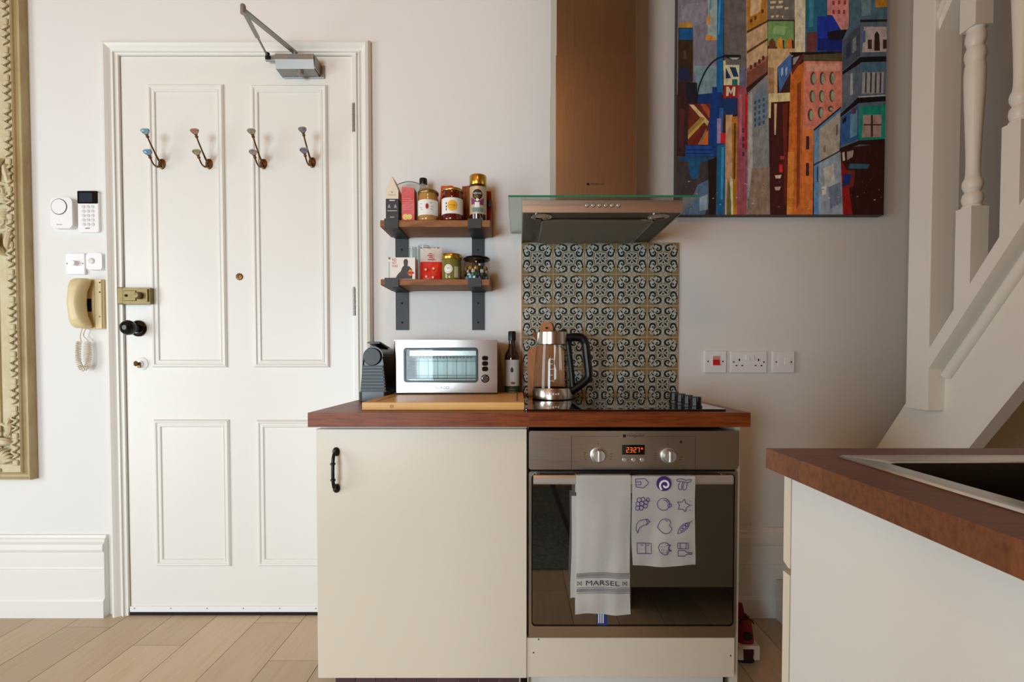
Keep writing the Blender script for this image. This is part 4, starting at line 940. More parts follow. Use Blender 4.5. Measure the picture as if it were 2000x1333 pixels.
# red juice carton
x0, x1, z0, z1 = rect(784.5, 366, 809, 429.5, Y); z0 = UZ + .0003
redc = mat('carton_red', (204, 66, 66), .45, rgb2=(220, 120, 120), vscale=18)
t = thing('juice_carton', 'slim red drink carton with a slanted top', 'carton', ((x0 + x1) / 2, Y, UZ), GU)
b = newbm(); prism(b, [(x0, z0), (x1, z0), (x1, z1 - .003), (x0 + .004, z1 + .002), (x0, z1)], Y, Y + .05); obj('body', b, redc, t)
pk = mat('carton_pink', (226, 150, 150), .5)
for k in range(6): zz = at(797, 388 + k * 4.2, Y).z; bxo('text_line', (x0 + .004, x1 - (.006 if k % 2 else .012), Y - .0005, Y, zz - .0009, zz + .0009), pk, t)
for cxk, rr, yo in ((792, .011, 0), (800, .010, .0005)):
    c = at(cxk, 424, Y); b = newbm(); prism(b, [(p[0], max(z0 + .0005, p[1])) for p in circ(c.x, c.z, rr, 18)], Y - .0008 - yo, Y - .0001); obj('fruit_print', b, mat('fruit_yellow', (240, 208, 120), .5), t)
# jars on the upper shelf
honey = mat('pale_honey', (176, 132, 74), .12, coat=.6, var=.08, vscale=30); amber = mat('dark_jam', (92, 22, 14), .1, coat=.7, var=.2, vscale=40)
t, lab, (cx, cy, R, zb, hb, H) = jar('honey_jar', 'pale honey jar with a white label and red bee mark', 817, 856.5, 375.5, 430, -.118, honey, mat('dull_gold_lid', (150, 120, 78), .35, .8), .012, UZ, GU, .93, paper, (.2, .74))
zc_ = zb + hb * .50; patch(lab, 'red_mark', red_i, (cx, cy, R), circ(.002, zc_, .0058, 14, .0105)); patch(lab, 'red_mark_centre', mat('red_dark', (110, 20, 22), .5), (cx, cy, R), circ(.002, zc_, .003, 10, .006), .0008)
for dx, dz in ((-.022, .010), (-.022, -.004), (-.018, -.012), (.016, .012), (.020, .0), (.018, -.010)): patch(lab, 'small_print', mat('print_grey', (150, 168, 160), .5), (cx, cy, R), [(dx - .004, zc_ + dz - .0012), (dx + .004, zc_ + dz - .0012), (dx + .004, zc_ + dz + .0012), (dx - .004, zc_ + dz + .0012)])
t, lab, (cx, cy, R, zb, hb, H) = jar('jam_jar', 'dark red jam jar with a yellow and white label', 863, 905, 372, 430, -.118, amber, mat('brass_lid', (196, 158, 96), .3, .85), .010, UZ, GU, .9, paper, (.22, .74))
zc_ = zb + hb * .47; patch(lab, 'yellow_badge', mat('badge_yellow', (240, 180, 40), .5), (cx, cy, R), circ(.004, zc_ + .001, .0185, 20, .0195))
text('badge_script', 'Honey', .024, .007, (cx + .004, cy, zc_ + .002), mat('badge_brown', (130, 72, 16), .5), lab, bend=(cx, cy, R + .0009), font_shear=.3); patch(lab, 'badge_line', mat('badge_brown'), (cx, cy, R), [(-.007, zc_ - .007), (.013, zc_ - .006), (.013, zc_ - .005), (-.007, zc_ - .0058)], .0009)
for dz in (.010, -.002, -.012): patch(lab, 'black_print', dark_i, (cx, cy, R), [(-.021, zc_ + dz - .004), (-.017, zc_ + dz - .004), (-.017, zc_ + dz + .003), (-.021, zc_ + dz + .003)])
# instant coffee jar
x0, x1 = at(917, 400, -.112).x, at(950.5, 400, -.112).x; r = (x1 - x0) / 2; cx, cy = (x0 + x1) / 2, -.112; zt = at(934, 345, cy).z; zb = UZ + .0004; H = zt - zb
t = thing('coffee_jar', 'tall instant coffee jar with a broad gold lid', 'jar', (cx, cy, zb), GU)
b = newbm(); lathe(b, [(0, zb), (r * .92, zb), (r * .98, zb + .003), (r * .98, zb + H * .74), (r * .90, zb + H * .79)], (cx, cy, 0), 32); obj('glass', b, mat('coffee_brown', (56, 30, 20), .1, coat=.8), t)
b = newbm(); lathe(b, [(r * .97, zb + H * .79), (r * 1.0, zb + H * .80), (r * 1.0, zb + H * .985), (r * .95, zb + H), (0, zb + H)], (cx, cy, 0), 36); obj('lid', b, gold, t)
b = newbm(); lathe(b, [(r * .985 + .0004, zb + H * .16), (r * .985 + .0004, zb + H * .74)], (cx, cy, 0), 30, a0=math.radians(185), a1=math.radians(355)); lab = obj('wrap_label', b, mat('coffee_label', (206, 186, 150), .35, .3), t)
R = r * .985 + .0006; patch(lab, 'black_disc', mat('label_black', (34, 22, 26), .4), (cx, cy, R), circ(0, zb + H * .56, .0195, 22))
text('jar_lettering', 'NESCAFE', .030, .0065, (cx, cy, zb + H * .585), paper, lab, bend=(cx, cy, R + .0009)); text('jar_lettering', 'GOLD', .026, .0085, (cx, cy, zb + H * .52), gold, lab, bend=(cx, cy, R + .0009))
patch(lab, 'plum_flourish', mat('plum', (126, 52, 104), .4), (cx, cy, R), [(-.024, zb + H * .36), (.024, zb + H * .34), (.025, zb + H * .50), (.016, zb + H * .44), (-.014, zb + H * .45), (-.025, zb + H * .52)], .0002)
patch(lab, 'white_panel', paper, (cx, cy, R), [(-.010, zb + H * .29), (.008, zb + H * .29), (.008, zb + H * .40), (-.010, zb + H * .40)], .0007); patch(lab, 'teal_band', mat('teal_print', (112, 136, 134), .5), (cx, cy, R), [(-.022, zb + H * .20), (.022, zb + H * .20), (.022, zb + H * .29), (-.022, zb + H * .29)])
patch(lab, 'cup_mark', paper, (cx, cy, R), circ(0, zb + H * .45, .0055, 12), .0007)
# packs standing behind
def pouch(name, label, cat, u0, u1, vt, vb, Y, th, m, zbase, group, top=.35, rows=10, m2=None, split=.5, seed=0, lean=0):
    x0, x1 = at(u0, (vt + vb) / 2, Y).x, at(u1, (vt + vb) / 2, Y).x; zt = at((u0 + u1) / 2, vt, Y).z; zb = zbase + .0004; rn = random.Random(seed); nx = 12
    t = thing(name, label, cat, ((x0 + x1) / 2, Y, zb), group); b = newbm(); F, K = [], []
    for j in range(rows + 1):
        d = j / rows; z = zb + (zt - zb) * d; thk = th * (1 - d * .9) * (.75 + .25 * math.sin(PI * min(1, d * 2 + .2)))
        wf = 1 - top * max(0, d - .45) ** 1.6
        fr, bk = [], []
        for i in range(nx + 1):
            s = i / nx * 2 - 1; x = (x0 + x1) / 2 + (x1 - x0) / 2 * s * wf + lean * d; e = max(0, 1 - s * s) ** .5
            yy = thk / 2 * e + .0006; n1 = rn.uniform(-.0012, .0012) * (d > .05)
            fr.append(b.verts.new((x, Y + th / 2 - yy - .0 + n1, z + n1 * (j == rows) * 2))); bk.append(b.verts.new((x, Y + th / 2 + yy, z)))
        F.append(fr); K.append(bk)
    for j in range(rows):
        for i in range(nx):
            f = b.faces.new([F[j][i], F[j][i + 1], F[j + 1][i + 1], F[j + 1][i]]); f.material_index = 1 if (m2 and j / rows >= split) else 0; f.smooth = True
            f = b.faces.new([K[j][i + 1], K[j][i], K[j + 1][i], K[j + 1][i + 1]]); f.smooth = True
        for i in (0, nx): b.faces.new([F[j][i], K[j][i], K[j + 1][i], F[j + 1][i]])
    b.faces.new(F[0] + K[0][::-1]); b.faces.new(F[-1] + K[-1][::-1])
    o = obj('pouch_body', b, [m, m2 or m], t); return t, o, ((x0 + x1) / 2, zb, zt)
pouch('snack_pouch', 'orange-red pouch behind the jam jar', 'pouch', 858, 886, 360, 430, -.062, .04, mat('pouch_orange', (222, 72, 30), .35, var=.15, vscale=30), UZ, GU, m2=mat('pouch_orange'), seed=3)
pouch('brown_pouch', 'crinkled brown pouch behind the coffee jar', 'pouch', 899, 938, 360, 430, -.060, .045, mat('pouch_brown', (140, 66, 34), .3, rgb2=(92, 34, 22), vscale=30), UZ, GU, seed=5)
t, o, q = pouch('red_packet', 'narrow red packet with blue edge behind the coffee jar', 'packet', 940, 960, 372, 430, -.060, .03, mat('packet_red', (180, 36, 36), .35, var=.15, vscale=40), UZ, GU, seed=6)
bxo('blue_band', (q[0] - .006, q[0] + .0195, -.0625, -.0603, q[1] + (q[2] - q[1]) * .55, q[1] + (q[2] - q[1]) * .72), mat('packet_blue', (30, 50, 110), .4), o)
c = at(827, 400, -.055); r = .0145; zb = UZ + .0004; zt = at(827, 349.5, -.055).z
t = thing('spice_bottle', 'clear bottle with a black cap behind the honey', 'bottle', (c.x, -.055, zb), GU)
b = newbm(); lathe(b, [(0, zb), (r * 1.4, zb), (r * 1.45, zb + .004), (r * 1.45, zt - .055), (r * .95, zt - .035), (r * .9, zt - .022)], (c.x, -.055, 0), 24); obj('bottle_body', b, mat('frosted_glass', (214, 210, 200), .15, trans=.6, coat=.3), t)
b = newbm(); lathe(b, [(r, zt - .023), (r * 1.03, zt - .021), (r * 1.03, zt - .002), (r * .95, zt), (0, zt)], (c.x, -.055, 0), 24); obj('cap', b, black_p, t)
c = at(800, 396, -.03); rd = .0905; cz = UZ + .0022 + rd
t = thing('round_tub', 'clear round tub with a thin dark rim behind the cartons', 'tub', (c.x, -.03, UZ), GU)
b = newbm(); prism(b, circ(c.x, cz, rd, 40), -.034, -.022); obj('lid_disc', b, clear_g, t)
b = newbm(); tube(b, [(x, -.035, z) for x, z in circ(c.x, cz, rd, 48)], .0014, 6, closed=True); obj('dark_rim', b, mat('rim_navy', (44, 40, 66), .4), t)
# lower shelf
Y = -.135; x0, x1, z0, z1 = rect(757.5, 503, 811, 545.5, Y); z0 = LZ + .0003
t = thing('card_box', 'white card box lettered RED HOT GOLD', 'box', ((x0 + x1) / 2, Y, LZ), GL)
bd = bxo('box_body', (x0, x1, Y, Y + .05, z0, z1), mat('box_white', (236, 232, 224), .5), t, bev=.001)
for k, s in enumerate(('RED', 'HOT', 'GOLD')): text('box_lettering', s, .0165 if k < 2 else .021, .0088, (x0 + .024 + (.002 if k == 2 else 0), Y - .0005, z1 - .0085 - k * .0115), red_i, bd)
sil = [(772, 545), (777, 536), (783, 530), (786, 522), (789, 519.5)] + [(792.5 + 4.4 * math.cos(a), 512 - 6 * math.sin(a)) for a in [math.radians(200 - k * 22) for k in range(11)]] + [(796, 519.5), (800, 521), (805, 527), (805, 545)]
b = newbm(); prism(b, [(at(u, v, Y).x, max(z0 + .0004, at(u, v, Y).z)) for u, v in sil], Y - .0006, Y); obj('dark_figure_print', b, mat('figure_grey', (74, 68, 66), .6, var=.3, vscale=160), bd)
b = newbm(); c = at(801.5, 533, Y); prism(b, circ(c.x, c.z, .0085, 16, .012), Y - .0009, Y - .0005); bg = obj('orange_badge', b, mat('badge_orange', (236, 128, 30), .5), bd)
bxo('red_strip', (c.x - .011, c.x + .013, Y - .0013, Y - .0008, c.z - .004, c.z + .003), red_i, bg); bxo('side_tab', (x0 + .0015, x0 + .007, Y - .0006, Y, z0 + .004, z1 - .016), mat('tab_grey', (190, 200, 196), .6), bd)
b = newbm(); c = at(760.5, 505, Y); prism(b, circ(c.x, c.z, .0045, 12), Y - .0008, Y - .0001); obj('brown_seal', b, mat('seal_brown', (150, 104, 70), .5), bd)
pr = mat('pouch_red', (214, 44, 30), .3, var=.2, vscale=50); pw_ = mat('pouch_clear_top', (216, 208, 198), .25, var=.06, vscale=40)
t, o, q = pouch('sweets_pouch', 'red pouch with a clear white upper half', 'pouch', 819, 862, 483, 545.5, -.120, .036, pr, LZ, GL, top=.05, rows=12, m2=pw_, split=.56, seed=9)
for k, (dx, dz, w_) in enumerate(((.0, .80, .012), (-.001, .745, .020), (.002, .69, .014), (.003, .63, .024))): zz = q[1] + (q[2] - q[1]) * dz; bxo('red_print', (q[0] + dx - w_ / 2, q[0] + dx + w_ / 2, -.1225, -.1195, zz - .0014, zz + .0016), red_i, o)
for dx, dz in ((-.017, .33), (.012, .36), (-.015, .12), (.010, .10)): b = newbm(); zz = q[1] + (q[2] - q[1]) * dz; prism(b, circ(q[0] + dx, zz, .0042, 10), -.1232, -.1165); obj('pale_print', b, mat('print_pink', (240, 190, 180), .5), o)
green = mat('pistachio_cream', (118, 116, 52), .12, coat=.6, var=.06, vscale=20)
t, lab, (cx, cy, R, zb, hb, H) = jar('pistachio_jar', 'green spread jar with a gold lid and round label', 863, 901.5, 498.5, 545.5, -.115, green, gold, .0195, LZ, GL, .93)
gl = [o for o in t.children if o.name.startswith('glass')][0]
patch(gl, 'round_label', paper, (cx, cy, R), circ(-.008, zb + hb * .50, .0165, 24)); patch(gl, 'label_ring', mat('print_olive', (150, 150, 110), .5), (cx, cy, R), circ(-.008, zb + hb * .50, .0125, 20), .0007); patch(gl, 'label_centre', paper, (cx, cy, R), circ(-.008, zb + hb * .50, .0115, 20), .001); patch(gl, 'pink_mark', mat('print_rose', (196, 130, 110), .5), (cx, cy, R), [(-.013, zb + hb * .52), (-.003, zb + hb * .52), (-.003, zb + hb * .56), (-.013, zb + hb * .56)], .0013)
patch(gl, 'side_label', mat('label_sage', (196, 192, 160), .6), (cx, cy, R), [(.014, zb + hb * .1), (.030, zb + hb * .1), (.030, zb + hb * .62), (.014, zb + hb * .62)])
t, lab, (cx, cy, R, zb, hb, H) = jar('sweet_jar', 'short clear jar of wrapped sweets with a black lid', 906, 957, 504.5, 545.5, -.108, clear_g, black_g, .0095, LZ, GL, .93)
for k in range(54):
    a = random.uniform(0, 2 * PI); rr = (R - .012) * random.uniform(.75, 1) if k < 44 else .012; zz = zb + .009 + (k % 4) * .0118
    if zz > zb + hb - .008: zz = zb + .012
    b = newbm(); lathe(b, [(0, -.009), (.006, -.007), (.0095, 0), (.006, .007), (0, .009)], (0, 0, 0), 8)
    a = math.radians(185 + 170 * (k % 11) / 10) if k < 44 else a
    bmesh.ops.transform(b, matrix=Matrix.Translation((cx + rr * math.cos(a), cy + rr * math.sin(a), zz)) @ Matrix.Rotation(random.uniform(0, 3), 4, Vector((random.random(), random.random(), .3)).normalized()), verts=b.verts)
    cc = ((24, 44, 38), (30, 26, 26), (206, 202, 190), (190, 128, 50), (120, 152, 196), (36, 110, 70), (28, 28, 34), (20, 46, 34))[k % 8]; obj('wrapped_sweet', b, mat('sweet_%d' % (k % 8), cc, .25, coat=.5), t)
for k, (u, vt) in enumerate(((806, 484), (828, 481))):
    c = at(u, 520, -.045); zb = LZ + .0004; zt = at(u, vt, -.045).z; r = .022 if k else .017
    t = thing('drinking_glass', ('plain clear glass behind the card box', 'plain clear glass behind the red pouch')[k], 'glass', (c.x, -.045, zb), GL)
    b = newbm(); lathe(b, [(0, zb), (r * .9, zb), (r, zt - .001), (r * .96, zt), (r * .92, zt - .002), (r * .84, zb + .006), (0, zb + .006)], (c.x, -.045, 0), 26); obj('bowl', b, clear_g, t)
    b = newbm(); tube(b, [(x, y, zt - .0008) for x, y in circ(c.x, -.045, r * .98, 28)], .0009, 6, closed=True); obj('rim', b, mat('glass_rim', (170, 168, 164), .1, coat=.5), t)
c0, c1 = at(871, 497, -.05), at(897, 497, -.05)
t = thing('flat_packet', 'thin grey card packet behind the pistachio jar', 'packet', ((c0.x + c1.x) / 2, -.05, LZ), GL); bxo('packet_body', (c0.x, c1.x, -.055, -.04, LZ + .0004, at(884, 496, -.05).z), mat('packet_grey', (170, 160, 160), .5), t, bev=.001)

# ================================================================ things on the worktop
# bamboo board with juice groove, built of strips
bz0, bz1 = WT_Z + .0004, WT_Z + .0230; by0, by1 = -.519, -.082; bx0, bx1 = at(707, 795, by0).x, at(1024, 795, by0).x
t = thing('chopping_board', 'large pale bamboo chopping board under the toaster', 'chopping board', ((bx0 + bx1) / 2, (by0 + by1) / 2, bz0))
n = 9; sw_ = (by1 - by0) / n
for k in range(n): bxo('bamboo_strip', (bx0, bx1, by0 + k * sw_, by0 + (k + 1) * sw_ - (.0002 if k < n - 1 else 0), bz0, bz1), bamboo_m, t, bev=.0012 if k in (0, n - 1) else 0)
gm = mat('groove_brown', (150, 104, 58), .5); gz_ = bz1 + .0002
for q in ((bx0 + .03, bx0 + .036, by0 + .04, by1 - .03), (bx1 - .024, bx1 - .018, by0 + .04, by1 - .03), (bx0 + .03, bx1 - .018, by1 - .036, by1 - .03)): bxo('juice_groove', (*q, gz_ - .001, gz_), gm, t)
b = newbm(); prism(b, circ(at(765, 795, by0).x, (bz0 + bz1) / 2, .0065, 12, .005), by0 - .0004, by0 + .001); obj('bamboo_node', b, mat('node_tan', (196, 144, 72), .5), t)
# toaster
Y = -.185; x0, x1, z0, z1 = rect(775, 664.5, 971, 768, Y); z0 = bz1 + .006; yb = -.03
t = thing('glass_toaster', 'stainless long-slot toaster with a see-through window', 'toaster', ((x0 + x1) / 2, Y, bz1))
wx0_, wx1_, wz0, wz1 = rect(790, 681, 932, 746, Y)
# shell with a real opening
b = newbm(); N_ = 6; outer = rrect(x0, x1, z0, z1, .006, 4)
sh = newbm(); sweep_frame(sh, 0, 1, 0, 1, [(0, 0)]); sh.free()
for q in ((x0, wx0_, z0, z1), (wx1_, x1, z0, z1), (wx0_, wx1_, z0, wz0), (wx0_, wx1_, wz1, z1)): box(b, q[0], q[1], Y, Y + .004, q[2], q[3])
obj('front_face', b, toast_m, t)
b = newbm(); lathe(b, [(.012, z0), (.012, z1)], (x0, Y + .012, 0), 8, a0=PI, a1=1.5 * PI)
for f in b.faces: f.smooth = True
box(b, x0 - .012, x0 - .008, Y + .012, yb, z0, z1); obj('left_side', b, toast_m, t)
b = newbm(); lathe(b, [(.012, z0), (.012, z1)], (x1 - .012, Y + .012, 0), 8, a0=1.5 * PI, a1=2 * PI); box(b, x1 - .004, x1, Y + .012, yb, z0, z1); obj('right_side', b, toast_m, t)
bxo('top', (x0 - .010, x1 - .002, Y + .004, yb, z1 - .003, z1), toast_m, t); bxo('back', (x0 - .010, x1 - .002, yb - .003, yb, z0, z1 - .004), toast_m, t)
bxo('slot', (x0 + .03, x1 - .06, -.115, -.08, z1 - .0028, z1 + .0004), dark_m, t)
bxo('base', (x0 - .009, x1 - .003, Y + .003, yb - .002, bz1 + .0008, z0 + .001), black_p, t, bev=.002)
b = newbm(); n_ = 6; O_ = rrect(wx0_ - .0035, wx1_ + .0035, wz0 - .0035, wz1 + .0035, .012, n_); I_ = rrect(wx0_ + .004, wx1_ - .004, wz0 + .004, wz1 - .004, .008, n_)
L4 = [[b.verts.new((x, y, z)) for x, z in P_] for P_, y in ((O_, Y), (O_, Y - .0025), (I_, Y - .0025), (I_, Y + .012))]
for A, B in zip(L4, L4[1:]):
    for i in range(len(A)): b.faces.new([A[i], A[(i + 1) % len(A)], B[(i + 1) % len(A)], B[i]])
fr = obj('window_gasket', b, black_p, t)
bxo('window_pane', (wx0_ + .004, wx1_ - .004, Y + .001, Y + .003, wz0 + .004, wz1 - .004), pane_g, fr)
liner = mat('toaster_liner', (140, 148, 148), .35, .85)
b = newbm(); ya, yz = Y + .005, Y + .085
box(b, wx0_ - .004, wx1_ + .004, yz, yz + .002, wz0 - .006, wz1 + .004); box(b, wx0_ - .004, wx1_ + .004, ya, yz, wz0 - .008, wz0 - .006); box(b, wx0_ - .004, wx1_ + .004, ya, yz, wz1 + .004, wz1 + .006)
box(b, wx0_ - .006, wx0_ - .004, ya, yz, wz0 - .006, wz1 + .004); box(b, wx1_ + .004, wx1_ + .006, ya, yz, wz0 - .006, wz1 + .004); ch = obj('toasting_chamber', b, liner, t)
bxo('heater_reflector', (wx0_, wx1_, ya + .03, ya + .034, wz1 - .026, wz1 - .008), mat('reflector', (215, 222, 224), .2, .9), ch)
bxo('crumb_ledge', (wx0_, wx1_, ya + .012, ya + .05, wz0 - .004, wz0 + .010), liner, ch, bev=.002)
wire = mat('cage_wire', (96, 100, 100), .35, .8)
for k in range(8): xx = wx0_ + .012 + k * (wx1_ - wx0_ - .02) / 7; tube_o('cage_wire', [(xx, ya + .022, wz0 + .008), (xx, ya + .022, wz1 - .036)], .0008, wire, ch, 5)
for zz in (wz0 + .022, wz1 - .046): tube_o('cage_wire', [(wx0_ + .006, ya + .022, zz), (wx1_ - .006, ya + .022, zz)], .0009, wire, ch, 5)
b = newbm(); nn = 18
for k in range(nn): xx = wx0_ + .02 + k * (wx1_ - wx0_ - .04) / nn; prism(b, [(xx, wz1 - .027), (xx + .011, wz1 - .027), (xx + .0075, wz1 - .036), (xx + .0035, wz1 - .036)], ya + .026, ya + .028)
obj('saw_tooth_guide', b, mat('guide_grey', (92, 92, 90), .4, .6), ch)
for v in (700, 710.5, 721):
    c = at(947.5, v, Y); b = newbm(); prism(b, rrect(c.x - .0095, c.x + .0095, c.z - .0068, c.z + .0068, .0055, 4), Y - .004, Y + .001); bt = obj('push_button', b, black_g, t)
    b = newbm(); tube(b, [(x, Y - .0006, z) for x, z in rrect(c.x - .0105, c.x + .0105, c.z - .0078, c.z + .0078, .0062, 4)], .0009, 5, closed=True); obj('button_rim', b, chrome_m, bt)
c = at(947.5, 740, Y); b = newbm(); lathe(b, [(.0148, Y), (.0148, Y - .004), (.0125, Y - .006), (.0118, Y - .004)], (c.x, 0, c.z), 30, 'y'); kn = obj('browning_dial', b, black_g, t)
b = newbm(); lathe(b, [(.0118, Y - .002), (.0118, Y - .0075), (.0095, Y - .009), (.0092, Y - .0085)], (c.x, 0, c.z), 28, 'y'); obj('dial_ring', b, chrome_m, kn); b = newbm(); lathe(b, [(.0092, Y - .004), (.0088, Y - .010), (0, Y - .010)], (c.x, 0, c.z), 24, 'y'); obj('dial_cap', b, blue_blk, kn)
text('maker_lettering', 'DAEWOO', at(877, 757, Y).x - at(844, 757, Y).x, .0105, (at(860.5, 757, Y).x, Y - .0004, at(860, 757.5, Y).z), dark_i, t)
# pod coffee machine
Y = -.222; zb = WT_Z + .0004; xa, xb = at(699.5, 776, Y).x, at(757, 776, Y).x; xm = (xa + xb) / 2 + .001
t = thing('coffee_machine', 'slim black pod coffee machine with a ribbed front', 'coffee machine', (xm, Y + .1, zb))
zb1 = at(728, 766, Y).z; ztop = at(728, 677, Y).z; yb = -.03
prism_o('drip_base', rrect(xa, xb, Y, Y + .11, .014), zb, zb1, blue_blk, t, axis='z', bev=.003)
b = newbm(); wl, wt_ = (xb - xa) / 2 - .006, .0335
out = [(xm - wl, zb1 + .0005)] + [(xm - wt_ * 1.02, ztop - .036)] + [(xm + wt_ * math.cos(a), ztop - .034 + .034 * math.sin(a)) for a in [PI - PI * k / 14 for k in range(15)]] + [(xm + wt_ * 1.02, ztop - .036), (xm + wl, zb1 + .0005)]
prism(b, out, Y + .008, yb); es = [e for e in b.edges if e.calc_face_angle(0) > .9]; bmesh.ops.bevel(b, geom=es, offset=.005, segments=3, affect='EDGES', profile=.5); obj('body', b, blue_blk, t)
c = at(728, 697.5, Y); b = newbm(); lathe(b, [(.0315, Y + .009), (.0315, Y - .001), (.0295, Y - .003), (0, Y - .004)], (xm - .003, 0, ztop - .036), 40, 'y'); obj('front_disc', b, mat('slate_black', (34, 37, 42), .4), t)
zr0, zr1 = at(728, 765, Y).z, at(728, 714, Y).z
b = newbm(); prism(b, [(xm - .046, zr0), (xm + .044, zr0), (xm + .036, zr1), (xm - .038, zr1)], Y + .003, Y + .008); gp = obj('grille_back', b, mat('grille_black', (12, 12, 14), .4), t)
for k in range(8):
    s = (k + .5) / 8; zz = zr0 + (zr1 - zr0) * s; hw = .044 - .0075 * s; bxo('grille_slat', (xm - hw - .001, xm + hw - .002, Y - .001, Y + .005, zz - .0030, zz + .0012), mat('slat_black', (40, 43, 48), .28), gp, bev=.0008)
for s in (-1, 1): tube_o('edge_rail', [(xm + s * (wl - .002), Y + .007, zb1 + .002), (xm + s * (wt_ + .0008), Y + .007, ztop - .036)], .0028, blue_blk, t, 8)
prism_o('brew_lever', [(Y - .002, ztop + .010), (Y + .01, ztop + .0125), (Y + .09, ztop - .001), (Y + .14, ztop - .004), (Y + .14, ztop - .001), (Y + .09, ztop + .006), (Y + .012, ztop + .017), (Y - .002, ztop + .013)], xm - .020, xm + .024, black_p, t, axis='x', bev=.0015)
# oil bottle
cx, cy = at(1000, 700, -.05).x, -.05; zt = at(1000, 647.5, -.05).z; zb = WT_Z + .0004; H = zt - zb; r = (at(1014.5, 720, cy).x - at(985.5, 720, cy).x) / 2
t = thing('oil_bottle', 'dark glass oil bottle with an off-white drop label', 'bottle', (cx, cy, zb))
b = newbm(); lathe(b, [(0, zb), (r * .93, zb), (r, zb + .004), (r, zb + H * .60), (r * .92, zb + H * .66), (r * .55, zb + H * .74), (r * .47, zb + H * .80), (r * .44, zb + H * .88)], (cx, cy, 0), 30); bd = obj('bottle_body', b, mat('dark_bottle_glass', (40, 24, 12), .06, coat=.9, var=.15), t)
b = newbm(); lathe(b, [(r * .46, zb + H * .86), (r * .52, zb + H * .865), (r * .52, zb + H * .985), (r * .46, zb + H), (0, zb + H)], (cx, cy, 0), 22); obj('cap', b, black_p, t)
b = newbm(); lathe(b, [(r + .0005, zb + H * .18), (r + .0005, zb + H * .57)], (cx, cy, 0), 26, a0=math.radians(188), a1=math.radians(352)); lab = obj('paper_label', b, mat('oil_label', (212, 208, 200), .6), t)
patch(lab, 'drop_mark', mat('drop_black', (26, 24, 24), .5), (cx, cy, r + .0005), [(0 + .0075 * math.sin(a) * math.sin(a / 2) ** 1.0, zb + H * .425 - .011 * math.cos(a - PI)) for a in [2 * PI * k / 20 for k in range(20)]])
patch(lab, 'fruit_print', mat('fruit_brown', (140, 96, 50), .6), (cx, cy, r + .0005), circ(.004, zb + H * .225, .009, 12, .005))
b = newbm(); lathe(b, [(r + .0005, zb + H * .03), (r + .0005, zb + H * .18)], (cx, cy, 0), 26, a0=math.radians(188), a1=math.radians(352)); lb2 = obj('green_label', b, mat('oil_green', (46, 70, 40), .6), t)
for dz in (.06, .09, .125): patch(lb2, 'print_line', mat('print_pale', (150, 158, 130), .6), (cx, cy, r + .0005), [(-.012, zb + H * dz), (.012, zb + H * dz), (.012, zb + H * dz + .0018), (-.012, zb + H * dz + .0018)])
# paddle board leaning on the tiles
pa = at(1066, 628, -.025); zb = HZ + .0006
t = thing('paddle_board', 'small wooden paddle board leaning behind the kettle', 'chopping board', (pa.x, -.03, zb))
xl, xr = at(1030.5, 720, -.04).x, at(1102, 720, -.04).x; zs = at(1066, 676, -.03).z; xh0, xh1 = at(1055, 640, -.025).x, at(1079.5, 640, -.025).x; zt = pa.z; rh = (xh1 - xh0) / 2
out = [(xl + .008, zb), (xr - .008, zb), (xr, zb + .008), (xr, zs - .022), (xr - .010, zs - .008), (xh1 + .006, zs), (xh1, zs + .006)] + [(xh0 + rh + rh * math.cos(a), zt - rh + rh * math.sin(a)) for a in [PI * k / 12 for k in range(13)]] + [(xh0, zs + .006), (xh0 - .006, zs), (xl + .010, zs - .008), (xl, zs - .022), (xl, zb + .008)]
b = newbm(); prism(b, out, -.060, -.046)
for v in b.verts: v.co.y += (v.co.z - zb) / (zt - zb) * .034
pb = obj('board', b, paddle_m, t)
b = newbm(); prism(b, circ(xh0 + rh, zt - rh - .002, .0042, 14), -.0345, -.030); obj('hanging_hole', b, dark_m, pb)
# glass kettle
kettle_s = mat('kettle_steel', (206, 200, 190), .24, 1.0, var=.03, vscale=6, stretch=(1, 1, 60))
cx, cy = at(1078.5, 740, -.185).x, -.185; zb = HZ + .0004
t = thing('glass_kettle', 'glass and steel kettle with a black handle on the hob', 'kettle', (cx, cy, zb))
zk = lambda v: at(1078, v, cy).z
rb, rg0, rg1, rt = .0715, .0675, .0575, .0565
z_b, z_r, z_t, z_l = zk(779), zk(757.5), zk(673.5), zk(649)
b = newbm(); lathe(b, [(0, zb), (rb * .98, zb), (rb * 1.02, zb + .003), (rb * 1.02, z_b)], (cx, cy, 0), 40); obj('power_base', b, black_p, t)
b = newbm(); lathe(b, [(rb, z_b + .0006), (rb, z_r - .003), (rb * .975, z_r)], (cx, cy, 0), 48); sb_ = obj('steel_base', b, kettle_s, t)
for k in range(5): patch(sb_, 'pale_mark', white_p, (cx, cy, rb), [(-.022 + k * .009, (z_b + z_r) / 2 - .002), (-.016 + k * .009, (z_b + z_r) / 2 - .002), (-.016 + k * .009, (z_b + z_r) / 2 + .005 - .002 * (k % 2)), (-.022 + k * .009, (z_b + z_r) / 2 + .005 - .002 * (k % 2))])
b = newbm(); lathe(b, [(rg0, z_r), (rg0 * .995, z_r + .02), ((rg0 + rg1) / 2 + .001, (z_r + z_t) / 2 + .01), (rg1, z_t)], (cx, cy, 0), 48); gj = obj('glass_jug', b, clear_g, t)
b = newbm(); lathe(b, [(rg0 - .002, z_r + .0006), (0, z_r + .0006)], (cx, cy, 0), 40); obj('heating_plate', b, chrome_m, gj)
for k, v in enumerate((702, 711, 721, 732, 743)): zz = zk(v); patch(gj, 'level_mark', white_p, (cx, cy, .064 - .0003 * k), [(-.010, zz - .0008), (.002 - .004 * (k % 2), zz - .0008), (.002 - .004 * (k % 2), zz + .0008), (-.010, zz + .0008)], .0025)
